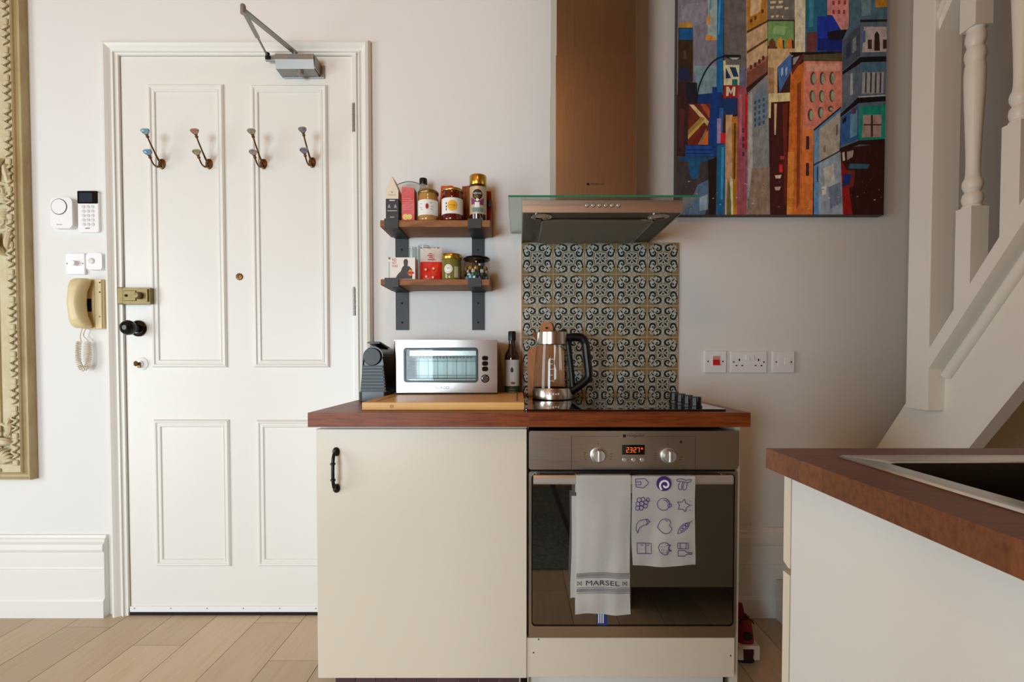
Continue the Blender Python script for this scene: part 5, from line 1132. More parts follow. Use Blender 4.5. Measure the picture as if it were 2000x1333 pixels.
b = newbm(); lathe(b, [(rt, z_t), (rt * 1.02, z_t + .001), (rt * 1.0, z_l - .002), (rt * .96, z_l), (rt * .3, z_l + .003), (0, z_l + .003)], (cx, cy, 0), 48); cl = obj('steel_collar', b, kettle_s, t)
b = newbm(); prism(b, [(cx - rt * .9, z_l - .001), (cx - rt - .015, z_l - .002), (cx - rt - .012, z_l - .014), (cx - rt * .95, z_t + .006)], cy - .016, cy + .016); obj('spout', b, chrome_m, cl)
b = newbm(); prism(b, [(cx + .02, z_l + .003), (cx + .046, z_l + .010), (cx + .05, z_l + .008), (cx + .044, z_l), (cx + .02, z_l)], cy - .012, cy + .012); obj('lid_tab', b, black_p, cl)
def kp(u, v): p = at(u, v, cy); return (p.x, cy, p.z)
path = bez([kp(1106, 661), kp(1122, 659), kp(1136, 661), kp(1143, 672), kp(1146, 695), kp(1149, 722), kp(1149, 736), kp(1141, 746), kp(1128, 756), kp(1114, 765)], 5)
b = newbm(); tube(b, path, [.0160 if k < 14 else .0150 for k in range(len(path))], 12)
for v in b.verts: v.co.y = cy + (v.co.y - cy) * 1.25
hn = obj('handle', b, black_p, t)
b = newbm(); tube(b, bez([kp(1109, 660), kp(1112, 690), kp(1116, 725), kp(1119, 764)], 5), .0105, 10); obj('handle_spine', b, black_p, hn)

# ================================================================ wall plates
def plate(u0, v0, u1, v1, name, label, cat):
    Y = -.013; x0, x1, z0, z1 = rect(u0, v0, u1, v1, Y); t = thing(name, label, cat, ((x0 + x1) / 2, 0, z0), 'white wall plates beside the hob')
    bxo('plate', (x0, x1, Y, -.0005, z0, z1), white_p, t, bev=.002); return t, x0, x1, z0, z1, Y
def dot(t, u, v, Y, r, m, nm='screw', rz=None):
    c = at(u, v, Y); b = newbm(); prism(b, circ(c.x, c.z, r, 12, rz), Y - .0007, Y + .0005); return obj(nm, b, m, t)
sg = mat('screw_dark', (70, 62, 54), .4, .3)
t, x0, x1, z0, z1, Y = plate(1376, 685.5, 1419, 728.5, 'cooker_switch', 'white wall switch with a red rocker', 'switch')
xa, xb, za, zb = rect(1392, 696, 1405, 714, Y); fr = bxo('rocker_frame', (xa - .003, xb + .003, Y - .002, Y, za - .003, zb + .003), white_p, t, bev=.001)
prism_o('red_rocker', [(Y - .001, za), (Y - .008, za + .001), (Y - .004, (za + zb) / 2), (Y - .003, zb), (Y - .001, zb)], xa, xb, mat('rocker_red', (206, 28, 24), .3), t, axis='x')
bxo('rocker_top', (xa, xb, Y - .0042, Y - .001, za + (zb - za) * .62, zb), mat('rocker_pink', (206, 150, 140), .35), t)
for u in (1383, 1412): dot(t, u, 706.5, Y, .0032, sg)
t, x0, x1, z0, z1, Y = plate(1427, 687, 1498, 728.5, 'double_socket', 'white double power socket with two rockers', 'socket')
for u0 in (1456.5, 1465):
    xa, xb, za, zb = rect(u0, 693.5, u0 + 7, 703.5, Y); prism_o('rocker', [(Y, za), (Y - .006, za), (Y - .002, zb), (Y, zb)], xa, xb, white_p, t, axis='x', bev=.0008)
for cu in (1444, 1481.5):
    dot(t, cu, 703.5, Y, .0030, dark_m, 'pin_slot', .0052)
    for du in (-5.6, 5.6): dot(t, cu + du, 714.5, Y, .0042, dark_m, 'pin_slot', .0024)
for u in (1433.2, 1492): dot(t, u, 707.6, Y, .0032, sg)
t, x0, x1, z0, z1, Y = plate(1509, 687, 1552, 728.5, 'fused_switch', 'white fused switch plate nearest the stairs', 'switch')
xa, xb, za, zb = rect(1532, 699, 1543, 714, Y); prism_o('rocker', [(Y, za), (Y - .006, za), (Y - .002, zb), (Y, zb)], xa, xb, white_p, t, axis='x', bev=.0008)
xa, xb, za, zb = rect(1519, 698, 1530, 716, Y); bxo('fuse_carrier', (xa, xb, Y - .0018, Y, za, zb), white_p, t, bev=.0006); dot(t, 1520.5, 707.8, Y, .0012, sg, 'fuse_slot', .005)
for u in (1516.3, 1545.5): dot(t, u, 707.6, Y, .0030, sg)

# ================================================================ painting
YP = -.034
def cpx(x, y): return (1300 + x / 3.029, y / 3.029)
px0, px1 = at(1322, 200, YP).x, at(1731, 100, YP).x; pz0 = at(1525, 420, YP).z; pz1 = 2.78
pt = thing('city_painting', 'large unframed painting of a colourful city street', 'painting', ((px0 + px1) / 2, YP, pz0))
bxo('canvas', (px0, px1, YP, -.001, pz0, pz1), mat('canvas_edge', (96, 92, 86), .8), pt)
PG = []
def pg(c, *xy): PG.append((c, list(zip(xy[0::2], xy[1::2]))))
def pr_(c, x0, y0, x1, y1): PG.append((c, [(x0, y0), (x1, y0), (x1, y1), (x0, y1)]))
pr_((52, 26, 20), 40, -700, 1330, 1290)
pr_((112, 108, 118), 60, -700, 330, 560); pg((104, 128, 134), 165, 390, 305, 390, 302, 550, 190, 560); pg((124, 120, 132), 90, 30, 240, 10, 240, 120, 170, 160, 95, 110)
pg((132, 150, 148), 252, -300, 322, -300, 312, 235, 250, 240); pr_((168, 128, 72), 242, 92, 265, 150); pg((180, 122, 40), 243, 200, 300, 226, 290, 241, 235, 236); pg((88, 130, 140), 262, -200, 276, -200, 270, 60, 258, 60)
pg((20, 86, 132), 312, -700, 350, -700, 338, 560, 300, 560); pg((60, 130, 170), 318, -100, 330, -100, 318, 200, 308, 210)
pr_((90, 84, 80), 346, -700, 480, 400)
pg((50, 38, 22), 75, 165, 162, 165, 162, 480, 72, 560); pr_((20, 76, 122), 80, 170, 160, 236); pg((152, 116, 50), 80, 135, 150, 128, 158, 165, 80, 162); pg((28, 36, 62), 78, 400, 130, 400, 160, 470, 78, 480); pg((70, 60, 44), 104, 300, 120, 300, 124, 350, 106, 350)
pg((46, 30, 30), 72, 480, 186, 490, 186, 620, 135, 620, 135, 862, 66, 930); pg((24, 26, 36), 118, 490, 184, 490, 184, 610, 128, 612); pg((70, 34, 36), 84, 640, 112, 650, 108, 860, 80, 880)
pg((18, 46, 98), 188, 560, 332, 545, 332, 925, 118, 925, 118, 858, 250, 858, 262, 615, 190, 615); pg((14, 52, 110), 275, 515, 306, 515, 304, 862, 256, 862, 262, 615, 276, 600)
pg((92, 36, 26), 135, 615, 264, 615, 252, 858, 130, 858); pg((190, 160, 112), 140, 620, 166, 620, 256, 720, 246, 746); pg((150, 70, 40), 205, 617, 238, 617, 262, 655, 258, 700); pg((132, 108, 50), 133, 770, 212, 690, 232, 704, 133, 812); pg((170, 140, 70), 132, 800, 226, 712, 232, 720, 132, 826); pg((96, 28, 24), 150, 856, 232, 742, 238, 770, 190, 856); pg((110, 100, 70), 190, 857, 240, 762, 244, 790, 208, 857); pg((178, 88, 36), 205, 857, 252, 770, 251, 857)
pg((20, 62, 124), 120, 865, 275, 865, 287, 925, 114, 925); pr_((12, 34, 74), 120, 884, 276, 890); pr_((12, 34, 74), 118, 906, 280, 911)
pg((54, 47, 47), 64, 925, 302, 930, 300, 1290, 40, 1290); pg((24, 62, 92), 70, 925, 290, 930, 280, 960, 90, 955); pg((20, 72, 108), 135, 940, 205, 940, 195, 1050, 165, 1065, 140, 1030); pg((72, 98, 120), 190, 1095, 258, 1060, 262, 1180, 232, 1285, 80, 1285, 130, 1230); pg((120, 140, 152), 200, 1170, 246, 1150, 250, 1240, 200, 1250); pg((22, 16, 14), 250, 950, 302, 930, 296, 1285, 256, 1285)
pg((20, 82, 118), 304, 860, 357, 850, 352, 1290, 298, 1290); pg((40, 120, 150), 330, 870, 346, 870, 338, 1180, 326, 1180)
pr_((182, 172, 142), 343, 385, 436, 506); pg((20, 40, 92), 353, 396, 386, 462, 353, 466); pg((18, 48, 72), 378, 397, 414, 400, 432, 455, 402, 456); pr_((20, 92, 84), 393, 470, 425, 506); pg((190, 170, 120), 340, 360, 354, 358, 356, 500, 344, 500)
pg((134, 26, 30), 346, 505, 432, 505, 426, 582, 338, 582); pg((196, 176, 146), 358, 514, 372, 514, 386, 540, 398, 514, 413, 514, 409, 569, 396, 569, 398, 542, 387, 558, 375, 542, 371, 569, 357, 569)
pg((18, 46, 88), 334, 581, 421, 581, 418, 678, 330, 676); pg((40, 80, 130), 318, 640, 342, 640, 338, 790, 316, 790); pr_((134, 118, 146), 304, 702, 328, 850); pr_((176, 26, 32), 325, 788, 356, 850)
pg((166, 130, 98), 355, 680, 396, 680, 391, 1290, 350, 1290); pg((152, 98, 30), 390, 690, 427, 690, 421, 1290, 394, 1290); pg((80, 50, 22), 404, 730, 416, 730, 412, 1060, 400, 1060); pg((84, 90, 52), 366, 1050, 386, 1120, 386, 1290, 360, 1290); pg((206, 180, 130), 380, 1040, 396, 1060, 400, 1290, 388, 1290)
pg((88, 88, 108), 437, 394, 478, 394, 478, 512, 437, 512); pg((128, 64, 74), 426, 510, 480, 510, 488, 1290, 420, 1290); pg((152, 84, 92), 436, 560, 452, 560, 448, 820, 434, 820); pg((164, 20, 26), 468, 560, 489, 560, 486, 885, 468, 885)
for y in (760, 810, 850, 900): pr_((66, 40, 56), 452, y, 466, y + 26)
pg((168, 138, 102), 478, -700, 602, -700, 602, 430, 478, 536); pg((152, 102, 40), 480, -60, 598, -120, 596, 122, 480, 192); pg((186, 150, 110), 500, -10, 570, -40, 560, 70, 500, 100); pg((76, 48, 26), 480, 184, 602, 120, 602, 132, 480, 200); pg((78, 52, 28), 480, 304, 606, 224, 606, 238, 480, 320); pg((102, 60, 46), 480, 410, 602, 335, 602, 432, 478, 536); pg((140, 84, 70), 482, 405, 600, 332, 600, 356, 482, 430); pg((40, 26, 20), 476, 520, 602, 424, 604, 436, 478, 540)
for x, y in ((497, 384), (522, 370), (547, 350), (570, 330)): pg((66, 38, 26), x, y + 30, x, y + 6, x + 7, y, x + 14, y + 4, x + 14, y + 26)
for x, y in ((498, 116), (524, 100), (566, 60)): pg((92, 48, 22), x, y + 22, x, y, x + 14, y - 6, x + 14, y + 16)
pr_((96, 90, 80), 600, -700, 764, 122)
for k, (x, y, w_) in enumerate(((615, 10, 40), (665, 8, 30), (615, 40, 28), (650, 38, 44), (700, 45, 28), (620, 95, 22), (650, 92, 20), (684, 96, 14), (640, -40, 60), (620, -90, 90))): pg((176, 156, 128), x, y, x + w_, y - 3, x + w_ - 4, y + 10, x + 6, y + 14)
pg((96, 128, 76), 604, 126, 757, 124, 757, 292, 604, 272); pg((120, 150, 96), 640, 150, 720, 160, 700, 210, 630, 200); pg((40, 36, 26), 600, 118, 764, 118, 764, 127, 600, 127)
pg((204, 122, 40), 658, 292, 658, 242, 680, 221, 698, 242, 698, 292); pg((178, 98, 36), 715, 290, 715, 246, 735, 224, 753, 246, 753, 290); pg((92, 50, 30), 608, 292, 610, 250, 630, 226, 650, 250, 650, 292); pg((30, 22, 18), 690, 238, 700, 240, 700, 292, 696, 292); pg((30, 22, 18), 744, 230, 756, 246, 756, 290, 748, 290)
pg((172, 142, 102), 604, 290, 764, 288, 764, 322, 660, 404, 660, 552, 604, 604); pg((140, 104, 70), 606, 400, 640, 400, 640, 560, 606, 580)
pg((194, 168, 132), 763, -700, 834, -700, 826, 322, 763, 322); pg((214, 190, 152), 780, -300, 812, -300, 806, 240, 780, 250)
pg((30, 82, 104), 832, -700, 965, -700, 955, 305, 824, 312); pg((50, 110, 126), 850, -100, 880, -100, 872, 160, 846, 160); pg((88, 42, 42), 835, 195, 894, 190, 890, 306, 830, 310); pg((20, 42, 128), 896, 100, 1042, 92, 1042, 305, 894, 302); pg((14, 28, 92), 900, 230, 1040, 220, 1040, 300, 900, 300)
pg((172, 112, 106), 950, -700, 1088, -700, 1082, 172, 1040, 184, 985, 92, 955, 90)
for x, y in ((985, 62), (1018, 60), (1048, 60), (985, 8), (1018, 4), (1052, 4), (990, -60), (1030, -62)): pr_((132, 40, 44), x, y, x + 13, y + 24)
pg((20, 18, 30), 956, 192, 1010, 180, 1066, 176, 1070, 232, 1000, 240, 958, 236)
pg((66, 92, 104), 1086, -700, 1330, -700, 1330, 122, 1160, 126, 1045, 238, 1085, 150); pg((92, 116, 122), 1150, -100, 1220, -100, 1210, 90, 1160, 100); pg((156, 106, 30), 1232, -140, 1315, -140, 1308, 42, 1240, 46)
pg((76, 88, 98), 1045, 236, 1160, 128, 1330, 126, 1330, 850, 1020, 880, 1040, 430); pg((24, 24, 28), 1148, 118, 1330, 116, 1330, 130, 1150, 134)
pg((60, 66, 76), 1050, 240, 1150, 146, 1150, 330, 1045, 420); pg((40, 48, 66), 1066, 270, 1092, 244, 1092, 330, 1066, 354); pg((110, 116, 122), 1104, 236, 1126, 214, 1126, 300, 1104, 318)
pg((156, 142, 136), 1172, 160, 1330, 160, 1330, 308, 1160, 312); pg((42, 26, 22), 1232, 302, 1234, 205, 1248, 186, 1262, 205, 1266, 302); pr_((58, 34, 30), 1194, 236, 1218, 292); pr_((50, 30, 26), 1284, 236, 1306, 290); pg((70, 90, 120), 1160, 190, 1180, 180, 1180, 250, 1160, 262)
pg((14, 14, 18), 1038, 432, 1148, 340, 1330, 334, 1330, 366, 1160, 370, 1040, 448)
pg((60, 92, 108), 1150, 372, 1330, 372, 1330, 424, 1150, 430); pg((136, 130, 124), 1163, 430, 1288, 428, 1286, 552, 1158, 556)
for x in (1180, 1210, 1238, 1266): pg((48, 52, 58), x, 432, x + 9, 432, x + 6, 550, x - 4, 552)
pg((86, 92, 100), 1050, 450, 1110, 420, 1120, 560, 1046, 620); pg((140, 140, 138), 1090, 440, 1104, 434, 1106, 560, 1090, 566)
pg((16, 16, 20), 1018, 692, 1134, 580, 1330, 570, 1330, 600, 1140, 612, 1022, 704); pg((150, 146, 140), 1136, 572, 1330, 562, 1330, 570, 1140, 580)
pg((40, 76, 118), 1038, 700, 1140, 622, 1140, 826, 1022, 868); pg((84, 120, 140), 1090, 680, 1132, 650, 1130, 800, 1090, 820); pg((20, 20, 26), 1044, 710, 1066, 690, 1066, 718, 1044, 738); pg((84, 40, 60), 1100, 650, 1124, 640, 1124, 670, 1104, 680)
pg((18, 114, 94), 1150, 630, 1330, 624, 1330, 826, 1138, 830); pg((142, 116, 106), 1166, 682, 1276, 680, 1272, 812, 1160, 816); pr_((58, 38, 24), 1212, 682, 1224, 812); pr_((64, 44, 30), 1170, 736, 1274, 744)
pg((34, 16, 14), 1018, 884, 1140, 834, 1330, 824, 1330, 864, 1150, 856, 1024, 898)
pg((44, 18, 14), 1034, 890, 1330, 852, 1330, 1290, 1038, 1290); pg((124, 20, 18), 1040, 955, 1066, 1000, 1104, 1290, 1038, 1290); pg((96, 36, 20), 1070, 1010, 1120, 1010, 1110, 1100, 1080, 1120); pg((20, 36, 88), 1050, 1030, 1102, 1035, 1086, 1090, 1045, 1112); pg((46, 78, 98), 1085, 970, 1205, 974, 1194, 1000, 1080, 1000); pg((170, 150, 130), 1042, 905, 1056, 900, 1060, 950, 1046, 955); pg((130, 120, 110), 1070, 900, 1110, 890, 1104, 930, 1072, 950)
pg((216, 106, 86), 815, 364, 1042, 364, 1042, 640, 872, 770, 868, 1290, 800, 1290); pg((212, 96, 40), 815, 770, 874, 766, 868, 1290, 800, 1290); pg((230, 130, 106), 830, 380, 1030, 378, 1026, 420, 830, 424); pg((168, 86, 30), 738, 424, 816, 368, 802, 1290, 712, 1290); pg((196, 110, 40), 722, 900, 760, 900, 750, 1290, 714, 1290); pg((120, 52, 24), 776, 500, 800, 480, 790, 1200, 772, 1240)
pg((72, 62, 42), 815, 320, 1042, 318, 1042, 366, 812, 364); pg((18, 16, 20), 730, 312, 1000, 308, 1000, 320, 740, 330); pg((54, 90, 136), 660, 402, 742, 316, 742, 420, 672, 552); pg((90, 30, 28), 742, 420, 815, 316, 822, 330, 746, 446); pg((130, 128, 130), 752, 346, 792, 332, 764, 380, 752, 388)
for x in (682, 706): pg((140, 156, 170), x, 410, x + 12, 396, x + 12, 440, x, 456)
for x, y, h_ in ((873, 466, 40), (928, 466, 40), (986, 464, 40), (868, 572, 38), (924, 572, 38), (985, 568, 38), (858, 682, 38), (917, 668, 36), (976, 646, 18)):
    pg((74, 60, 44), *[q for k in range(10) for q in (x - 3 + 17 * math.cos(k * PI / 5), y + h_ * math.sin(k * PI / 5))]); pg((128, 132, 106), *[q for k in range(10) for q in (x + 2 + 11 * math.cos(k * PI / 5), y + 2 + (h_ - 8) * math.sin(k * PI / 5))])
pr_((46, 26, 36), 829, 808, 847, 886); pr_((46, 26, 36), 828, 966, 846, 1042); pg((150, 110, 100), 848, 808, 852, 808, 852, 890, 848, 890)
pg((52, 16, 12), 618, 600, 722, 598, 714, 1290, 618, 1290); pg((92, 24, 18), 690, 620, 720, 610, 712, 1200, 700, 1200); pg((176, 146, 106), 640, 616, 656, 616, 650, 800, 641, 800); pg((194, 164, 114), 604, 556, 734, 550, 734, 600, 716, 602, 622, 608, 620, 700, 604, 700)
pr_((180, 30, 32), 670, 975, 690, 1022); pg((150, 40, 36), 676, 925, 700, 925, 698, 945, 676, 945); pg((196, 160, 140), 644, 1040, 684, 1036, 676, 1058, 650, 1058); pg((170, 140, 120), 642, 1108, 680, 1106, 672, 1128, 648, 1128)
pg((112, 110, 106), 484, 552, 602, 442, 606, 560, 616, 1290, 476, 1290); pg((146, 142, 134), 490, 560, 510, 540, 516, 1240, 486, 1270); pg((118, 100, 84), 510, 1000, 614, 990, 614, 1290, 478, 1290); pg((92, 104, 112), 520, 560, 596, 480, 600, 700, 522, 760)
for i in range(3):
    for j in range(5): pg((44, 66, 92), 522 + i * 25, 600 + j * 34 - i * 9, 534 + i * 25, 598 + j * 34 - i * 9, 533 + i * 25, 618 + j * 34 - i * 9, 521 + i * 25, 620 + j * 34 - i * 9)
pg((142, 132, 116), 874, 770, 1032, 640, 1026, 892, 874, 978); pg((86, 118, 144), 874, 770, 906, 745, 906, 958, 874, 978); pg((70, 110, 140), 874, 770, 1032, 640, 1032, 662, 890, 782); pg((30, 30, 36), 872, 768, 1034, 632, 1036, 642, 876, 778); pg((110, 92, 74), 930, 870, 944, 860, 944, 900, 930, 906); pg((80, 80, 76), 1006, 744, 1018, 736, 1016, 800, 1006, 808)
pg((122, 132, 138), 874, 978, 1032, 898, 1046, 1290, 874, 1290); pg((76, 122, 158), 874, 984, 906, 968, 904, 1290, 874, 1290); pg((158, 156, 148), 930, 1000, 990, 970, 1000, 1100, 940, 1110); pg((60, 64, 72), 892, 990, 900, 986, 900, 1080, 892, 1080); pg((40, 42, 50), 872, 974, 1030, 892, 1030, 900, 874, 984); pg((90, 100, 116), 960, 1110, 1030, 1080, 1040, 1200, 970, 1240); pg((196, 190, 176), 920, 1110, 950, 1100, 946, 1150, 924, 1160)
lp_ = bez2([(185, 592), (194, 520), (236, 420), (290, 358), (352, 331)], 6)
for A, B in zip(lp_, lp_[1:]): pg((24, 24, 28), A[0] - 3, A[1] - 2, B[0] - 3, B[1] - 3, B[0] + 3, B[1] + 3, A[0] + 3, A[1] + 2)
pg((24, 24, 28), 346, 326, 442, 328, 442, 350, 404, 358, 352, 342); pg((150, 146, 136), 372, 344, 436, 344, 420, 356, 396, 357)
rn = random.Random(4)
for k in range(70):                              # loose dabs of paint along the street
    x = rn.uniform(80, 1270); y = rn.uniform(1060, 1250); s = rn.uniform(3, 9); c = rn.choice(((170, 164, 150), (120, 100, 86), (60, 70, 84), (190, 120, 60)))
    pg(c, x, y, x + s * 1.6, y - s * .4, x + s * 1.2, y + s * .5, x + 2, y + s * .4)
b = newbm(); lay = b.loops.layers.color.new('Col') if False else None
polys = []
ILL = (.62, .56, .50)                            # paint colours were judged in the room's dim warm light: bring them back to their own
for i, (c, pts) in enumerate(PG):
    y = YP - .0003 - i * .000012; vs = []
    for q in pts:
        p = at(*cpx(*q), YP); vs.append((min(px1 - .0005, max(px0 + .0005, p.x)), y, min(pz1 - .0005, max(pz0 + .0005, p.z))))
    lc = lin(c); polys.append((vs, tuple(min(.92, lc[k] / ILL[k] * 1.25) for k in range(3))))
fcol = []
for vs, c in polys:
    vv = [b.verts.new(p) for p in vs]
    try: b.faces.new(vv); fcol.append(c)
    except ValueError: pass
b.normal_update(); off = OFF[pt.name]
for f in b.faces:
    if f.normal.y > 0: f.normal_flip()
bmesh.ops.translate(b, verts=b.verts, vec=-off); me = bpy.data.meshes.new('painted_scene'); b.to_mesh(me); b.free()
ca = me.color_attributes.new('Col', 'FLOAT_COLOR', 'CORNER')
for p in me.polygons:
    for li in p.loop_indices: ca.data[li].color = (*fcol[p.index], 1)
me.materials.append(mat('oil_paint', (128, 128, 128), .38, attr=True, var=.42, vscale=34, stretch=(1.6, 1, .8), bump=.5, bscale=120))
_link('painted_scene', me, pt)

# ================================================================ sink counter on the right
c = atz(1496, 876, WT_Z); kx, ky = c.x, c.y; kb = WT_Z - .033; kx1, ky1 = XR - .03, -1.76
sx0, sy1 = atz(1635, 893, WT_Z).x, atz(1635, 893, WT_Z).y; sx1, sy0 = sx0 + .60, -1.68
ct = thing('sink_worktop', 'dark hardwood worktop holding the sink', 'worktop', (kx, ky, kb))
y = ky; r = 0; ws = [.062, .040, .050, .066, .090, .044, .060, .055, .062, .05, .07, .05, .06]
holes = (sx0 + .030, sx1 - .030, sy0 + .03, sy1 - .024)
while y > ky1:
    y2 = max(ky1, y - ws[r % len(ws)]); x = kx; first = True
    while x < kx1:
        x2 = min(kx1, x + random.uniform(.3, .6))
        if first: x2 = sx0 + .028; first = False
        inside = (min(y, holes[3]) - max(y2, holes[2])) > .002
        segs = [(x, x2)]
        if inside:
            segs = [(a, b_) for a, b_ in ((x, min(x2, holes[0])), (max(x, holes[1]), x2)) if b_ - a > .004]
        for a, b_ in segs: bxo('stave', (a, b_, y2, y, kb, WT_Z), teak_end, ct)
        x = x2
    y = y2; r += 1
cab = thing('sink_cabinet', 'white sink cabinet with handleless drawers', 'cabinet', (kx + .3, ky - .3, 0))
pxl = atx(1548.5, 1000, 1).x; px_ = atz(1548, 941, kb).x
pxx = kx + .030
bxo('end_panel', (pxx, pxx + .018, ky1 + .03, ky - .026, .0, kb - .0006), white_lam, cab, bev=.001)
bxo('carcass', (pxx + .0185, kx1 - .01, ky1 + .03, ky - .030, .10, kb - .19), white_lam, cab)
zg = CAM.z - (1105 - 702) * (CAM.y - (ky - .01)) / -960
zg1 = at(1543, 1106, ky - .012).z; zg0 = at(1543, 1119, ky - .012).z
for z0, z1 in ((zg1, kb - .003), (.10, zg0)):
    prism_o('drawer_front', [(ky - .004, z0 + (.006 if z0 > .2 else 0)), (ky - .004, z1), (ky - .024, z1), (ky - .024, z0), (ky - .018, z0)], pxx - .0005, pxx + .6, cream_m, cab, axis='x', bev=.0008)
bxo('grip_channel', (pxx + .003, pxx + .598, ky - .026, ky - .0235, zg0 - .002, zg1 + .004), mat('channel_grey', (150, 148, 142), .5), cab)
sk = thing('inset_sink', 'stainless inset sink with a wet basin coloured dark as shade', 'sink', ((sx0 + sx1) / 2, (sy0 + sy1) / 2, WT_Z))
def rr3(x0, x1, y0, y1, r, z, n=6): return [(p[0], p[1], z) for p in rrect(x0, x1, y0, y1, r, n)]
b = newbm(); loops = []
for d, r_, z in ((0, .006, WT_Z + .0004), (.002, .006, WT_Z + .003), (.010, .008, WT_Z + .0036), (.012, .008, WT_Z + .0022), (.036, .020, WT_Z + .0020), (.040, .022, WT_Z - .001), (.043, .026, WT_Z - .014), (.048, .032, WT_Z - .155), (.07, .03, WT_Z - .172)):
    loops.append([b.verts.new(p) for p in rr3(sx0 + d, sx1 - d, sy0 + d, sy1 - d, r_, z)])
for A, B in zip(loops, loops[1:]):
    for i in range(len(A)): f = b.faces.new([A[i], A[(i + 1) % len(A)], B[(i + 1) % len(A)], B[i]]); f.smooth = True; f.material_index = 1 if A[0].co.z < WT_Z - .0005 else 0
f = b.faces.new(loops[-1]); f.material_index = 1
obj('sink_bowl', b, [mat('sink_steel', (206, 203, 198), .26, 1.0, var=.04, vscale=40), mat('shaded_basin', (30, 28, 24), .3, var=.3, vscale=90)], sk)  # second material puts the bowl's inner shade into its colour
b = newbm(); lathe(b, [(.045, WT_Z - .1718), (.043, WT_Z - .169), (.03, WT_Z - .1705), (0, WT_Z - .1705)], ((sx0 + sx1) / 2, (sy0 + sy1) / 2, 0), 26); obj('drain', b, chrome_m, sk)

# ================================================================ staircase
SX, NX = 1.373, 1.318                            # face of the string, face of newel and capping
SL = 1.35                                         # rise over run, climbing towards the viewer
stt = thing('staircase', 'steep white painted staircase with turned balusters', 'staircase', (1.7, -.4, 0))
def ysx(u, X): return atx(u, 700, X).y
p = atx(1813, 700, NX); ny0 = p.y; ny1 = ny0 + .090
nz0 = atx(1813, 803, NX).z
nw = bxo('newel_post', (NX, NX + .090, ny0, ny1, nz0, 2.95), stair_w, stt, bev=.003)
cA = atx(1813, 682, NX); cB = atx(1813, 721, NX)                 # capping rail: top and bottom at the newel
slo = Vector((0, -1, SL)); run = 1.25
def sloped(name, x0, x1, y0, zl, zh, L0, L1, m, bev=.003, parent=None):
    """bar in the stair's slope: zl/zh heights at y0, from L0 to L1 of horizontal run towards the viewer"""
    return prism_o(name, [(y0 - L0, zl + SL * L0), (y0 - L0, zh + SL * L0), (y0 - L1, zh + SL * L1), (y0 - L1, zl + SL * L1)], x0, x1, m, parent or stt, axis='x', bev=bev)
sloped('string_capping', NX + .001, NX + .088, ny0, cB.z, cA.z, .0, run, stair_w)
b0 = atx(1900, 876, SX); sb0 = atx(1712, 876, SX)
zlow = b0.z + SL * (b0.y - ny0)                   # lower edge of the string carried to the newel
zup = sb0.z + SL * (sb0.y - ny0)
L_wall = ny0 + .004; L_wall = -(0 - ny0) + .034
pts = [(-.033, zlow + SL * (ny0 + .033)), (-.033, zup + SL * (ny0 + .033)), (ny0 - run, zup + SL * run), (ny0 - run, zlow + SL * run)]
pts = [(y_, max(0.0, z_)) for y_, z_ in pts]
sloped('string_infill', SX + .001, SX + .030, ny0, zup - .03, cB.z + .004, -.04, run, stair_w, 0)
b = newbm(); prism(b, pts, SX, SX + .032, axis='x'); obj('outer_string', b, stair_w, stt)
sloped('string_moulding', SX - .012, SX - .0005, ny0, zlow, zlow + .034, -.35, run, stair_w, .004)
sloped('string_moulding', SX - .007, SX - .0005, ny0, zlow + .034, zlow + .058, -.35, run, stair_w, .003)
bd0 = atx(1846, 730, SX - .008); zbd = bd0.z + SL * (bd0.y - ny0)
tube_o('bead', [(SX - .006, ny0 - .012, zbd + SL * .012 - .012), (SX - .006, ny0 - run, zbd + SL * run - .012)], .0155, stair_w, stt, 12)
bs_ = .052; BXc = NX + .045
prof = [(.0255, 0), (.0255, .006), (.021, .010), (.024, .016), (.0262, .028), (.0245, .042), (.020, .048), (.0185, .052), (.0215, .057), (.0248, .066), (.0255, .076), (.0235, .086), (.0195, .094), (.0175, .110), (.0172, .135), (.0185, .19), (.0212, .26), (.0240, .33), (.0258, .39), (.0262, .42), (.0245, .442), (.0225, .450), (.0235, .456), (.0262, .470), (.0255, .486), (.0215, .497), (.0195, .500), (.0215, .506), (.0255, .520), (.0245, .538), (.0215, .546), (.0225, .552), (.0225, .556)]
def railz(y): return 2.071 + SL * (ny0 - y)
for k in range(6):
    yc = (CAM.y + 1.487) - .1385 * k
    if yc < ny0 - run + .03: break
    zc0 = cA.z + SL * (ny0 - yc); zt0 = 1.483 + SL * ((CAM.y + 1.487) - yc); h = .53 / .556
    bl = thing('dummy'); bpy.data.objects.remove(bl)
    b = newbm(); lathe(b, [(r_, zt0 + z_ * h) for r_, z_ in prof], (BXc, yc, 0), 24); ba = obj('baluster', b, stair_w, stt)
    b = newbm(); prism(b, [(yc - bs_ / 2, zc0 + SL * bs_ / 2 - .002), (yc + bs_ / 2, zc0 - SL * bs_ / 2 - .002), (yc + bs_ / 2, zt0), (yc - bs_ / 2, zt0)], BXc - bs_ / 2, BXc + bs_ / 2, axis='x'); obj('baluster_foot', b, stair_w, ba)
    zr = railz(yc); b = newbm(); prism(b, [(yc - bs_ / 2, zt0 + .53), (yc + bs_ / 2, zt0 + .53), (yc + bs_ / 2, zr - SL * bs_ / 2 + .004), (yc - bs_ / 2, zr + SL * bs_ / 2 + .004)], BXc - bs_ / 2, BXc + bs_ / 2, axis='x'); obj('baluster_head', b, stair_w, ba)
sloped('handrail', NX + .014, NX + .076, ny0, 2.071, 2.15, 0, .72, stair_w, .006)
sloped('handrail_moulding', NX + .008, NX + .0135, ny0, 2.105, 2.128, 0, .72, stair_w, .002)
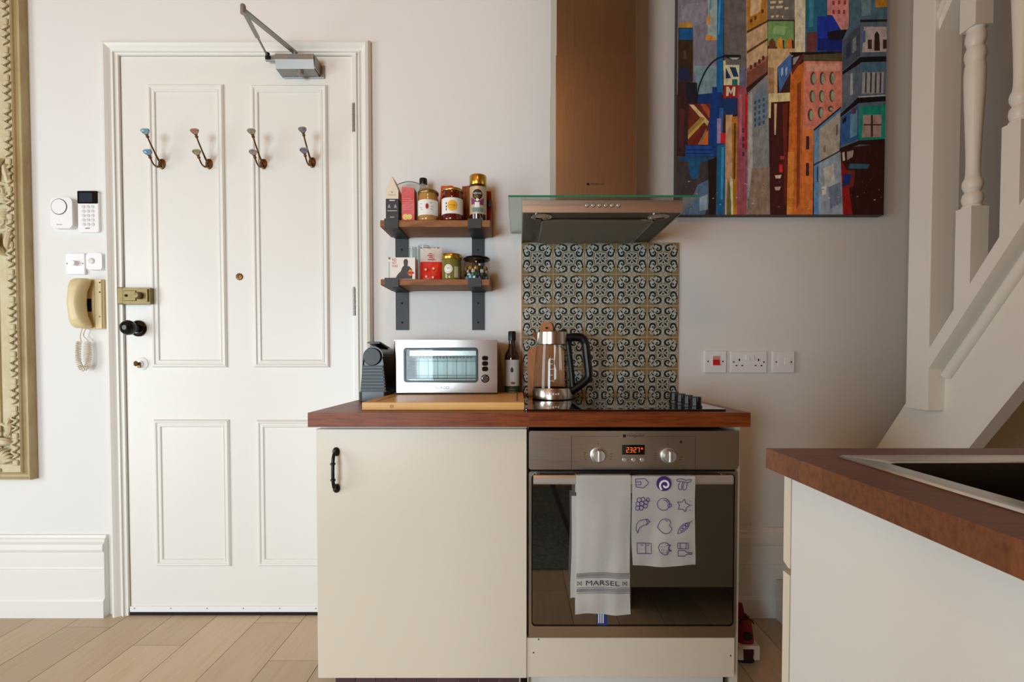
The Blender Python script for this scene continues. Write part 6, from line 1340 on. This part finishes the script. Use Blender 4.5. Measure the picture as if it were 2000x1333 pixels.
# treads and risers between the strings
z = .2; k = 0
while True:
    yy = ny0 + (zup - .04 - z) / SL
    if yy < ny0 - run + .1: break
    if yy < -.16: bxo('tread', (SX + .033, XR - .002, yy - .15, yy + .02, z - .028, z), stair_w, stt)
    z += .2; k += 1
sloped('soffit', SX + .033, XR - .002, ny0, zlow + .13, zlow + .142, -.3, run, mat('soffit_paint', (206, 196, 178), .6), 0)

# ================================================================ shoe on the floor
c = atz(1462, 1300, .0); 
t = thing('trainer_shoe', 'dark red trainer with a white heel on the floor', 'shoe', (c.x - .01, c.y + .12, 0))
red_s = mat('shoe_red', (128, 26, 18), .7, var=.2, vscale=60, bump=.3, bscale=200); maroon = mat('shoe_maroon', (62, 18, 16), .7); wht = mat('shoe_white', (222, 206, 190), .5)
sx, sy = c.x + .002, c.y + .008                  # heel centre, toe towards the wall
def section(s):
    """s along the shoe 0 heel .. 1 toe -> (half width, y)"""
    return (.036 + .012 * math.sin(PI * min(1, s * 1.15)) - (.022 * max(0, (s - .75) / .25) ** 2), sy + .28 * s)
def loftshoe(levels, n=30):
    """levels: list of (z at heel, z at toe, width factor, heel inset)"""
    b = newbm(); R = []
    for zh, zt_, wf, ins in levels:
        ring = []
        for k in range(n):
            a = 2 * PI * k / n; s = .5 - .5 * math.cos(a); hw, y = section(s); hw *= max(.02, abs(math.sin(a))) ** .45 * wf
            ring.append(b.verts.new((sx + math.copysign(hw, math.sin(a)) + .012 * s, y + ins * (1 - s) - ins * s * .5, zh + (zt_ - zh) * s ** 1.3)))
        R.append(ring)
    for A, B in zip(R, R[1:]):
        for k in range(n): b.faces.new([A[k], A[(k + 1) % n], B[(k + 1) % n], B[k]]).smooth = True
    b.faces.new(R[0][::-1]); return b, R
b, R = loftshoe([(.0006, .0006, 1.08, 0), (.012, .012, 1.10, 0), (.014, .014, 1.05, 0)]); b.faces.new(R[-1]); obj('outsole', b, mat('sole_dark', (34, 16, 14), .7), t)
b, R = loftshoe([(.0142, .0142, 1.02, 0), (.035, .022, 1.04, -.003), (.052, .030, 1.0, 0)]); b.faces.new(R[-1]); ms = obj('midsole', b, maroon, t)
for s in (-1, 1):
    b = newbm(); prism(b, [(sx + s * .018, .016), (sx + s * .036, .016), (sx + s * .037, .058), (sx + s * .020, .058)], sy - .006, sy + .03); obj('heel_block', b, wht, ms)
b = newbm(); box(b, sx - .036, sx + .037, sy - .007, sy + .03, .052, .064, .003); obj('heel_band', b, wht, ms)
b, R = loftshoe([(.0525, .0305, .99, .001), (.075, .045, .97, .002), (.10, .058, .90, .006), (.128, .060, .80, .010), (.137, .060, .76, .011)])
R2 = [b.verts.new((sx + (v.co.x - sx) * .80, v.co.y * .86 + (sy + .09) * .14, v.co.z - .001)) for v in R[-1]]; R3 = [b.verts.new((sx + (v.co.x - sx) * .7, v.co.y * .8 + (sy + .09) * .2, min(v.co.z, .062))) for v in R2]
for A, B, mi in ((R[-1], R2, 0), (R2, R3, 1)):
    for k in range(len(A)): f = b.faces.new([A[k], A[(k + 1) % len(A)], B[(k + 1) % len(A)], B[k]]); f.material_index = mi; f.smooth = True
f = b.faces.new(R3); f.material_index = 1; up_ = obj('upper', b, [red_s, mat('shoe_lining', (24, 22, 30), .8)], t)
b = newbm(); prism(b, rrect(sx - .014, sx + .014, .078, .104, .008), sy + .001, sy + .008); obj('heel_patch', b, mat('patch_dark', (34, 12, 14), .7), up_)
tube_o('pull_loop', bez([(sx - .022, sy + .016, .132), (sx - .018, sy + .006, .150), (sx + .012, sy + .006, .146), (sx + .026, sy + .020, .128)], 6), .003, maroon, up_, 6)
b = newbm(); prism(b, [(sx - .02, .10), (sx + .03, .10), (sx + .03, .150), (sx - .016, .154)], sy + .085, sy + .093)
for v in b.verts: v.co.y += (v.co.z - .10) * .5
obj('tongue', b, red_s, up_)

# ================================================================ behind the viewer: what the oven door reflects
rg = thing('patterned_rug', 'grey-green speckled rug mirrored in the oven door', 'rug', (-.2, -2.4, 0))
b = newbm(); box(b, -1.3, .42, -3.2, -1.53, .0006, .008, .002, 1)
m = mat('rug_weave', (120, 138, 136), .9, rgb2=(60, 74, 72), vscale=46, var=.2); obj('rug_pile', b, m, rg)
tr = thing('camera_tripod', 'black tripod standing on the rug, mirrored in the oven door', 'tripod', (.02, -2.02, .009))
for fx_, fy_ in ((.30, -1.83), (-.27, -1.85), (.03, -2.36)):
    p_, q_ = Vector((.02, -2.02, .80)), Vector((fx_, fy_, .026)); lg = tube_o('leg', [p_, p_.lerp(q_, .55), q_], [.016, .014, .011], black_p, tr, 8)
    b = newbm(); lathe(b, [(0, .0085), (.014, .0085), (.014, .020), (.010, .030)], (fx_, fy_, 0), 12); obj('rubber_foot', b, dark_m, lg)
tube_o('centre_column', [(.02, -2.02, .45), (.02, -2.02, .90)], .018, black_p, tr, 12)
bxo('head_plate', (-.02, .06, -2.06, -1.98, .90, .915), black_p, tr, bev=.003)
# added warm fill bulb, out of view under the mezzanine, tinting the shaded areas
LX, LY, LZ_ = -.25, -1.60, 2.42
pl = thing('warm_fill_lamp', 'added unseen globe bulb giving warm fill light under the mezzanine', 'lamp', (LX, LY, LZ_))
tube_o('cord', [(LX, LY, LZ_ + .10), (LX, LY, 2.60)], .003, black_p, pl, 6)
b = newbm(); lathe(b, [(.05, 2.6195), (.05, 2.60), (.02, 2.595), (0, 2.595)], (LX, LY, 0), 20); obj('ceiling_rose', b, white_p, pl)
b = newbm(); lathe(b, [(.016, LZ_ + .07), (.018, LZ_ + .075), (.018, LZ_ + .105), (.004, LZ_ + .115)], (LX, LY, 0), 16); obj('lamp_holder', b, brass_m, pl)
b = newbm(); lathe(b, [(0, LZ_ - .075), (.04, LZ_ - .063), (.068, LZ_ - .032), (.075, LZ_), (.068, LZ_ + .032), (.045, LZ_ + .060), (.018, LZ_ + .074)], (LX, LY, 0), 24); obj('bulb_globe', b, clear_g, pl)
l = bpy.data.lights.new('warm_fill_bulb', 'POINT'); l.energy = 12; l.color = (1.0, .48, .13); l.shadow_soft_size = .06
lo = bpy.data.objects.new('warm_fill_bulb', l); COL.objects.link(lo); lo.location = (LX, LY, LZ_)
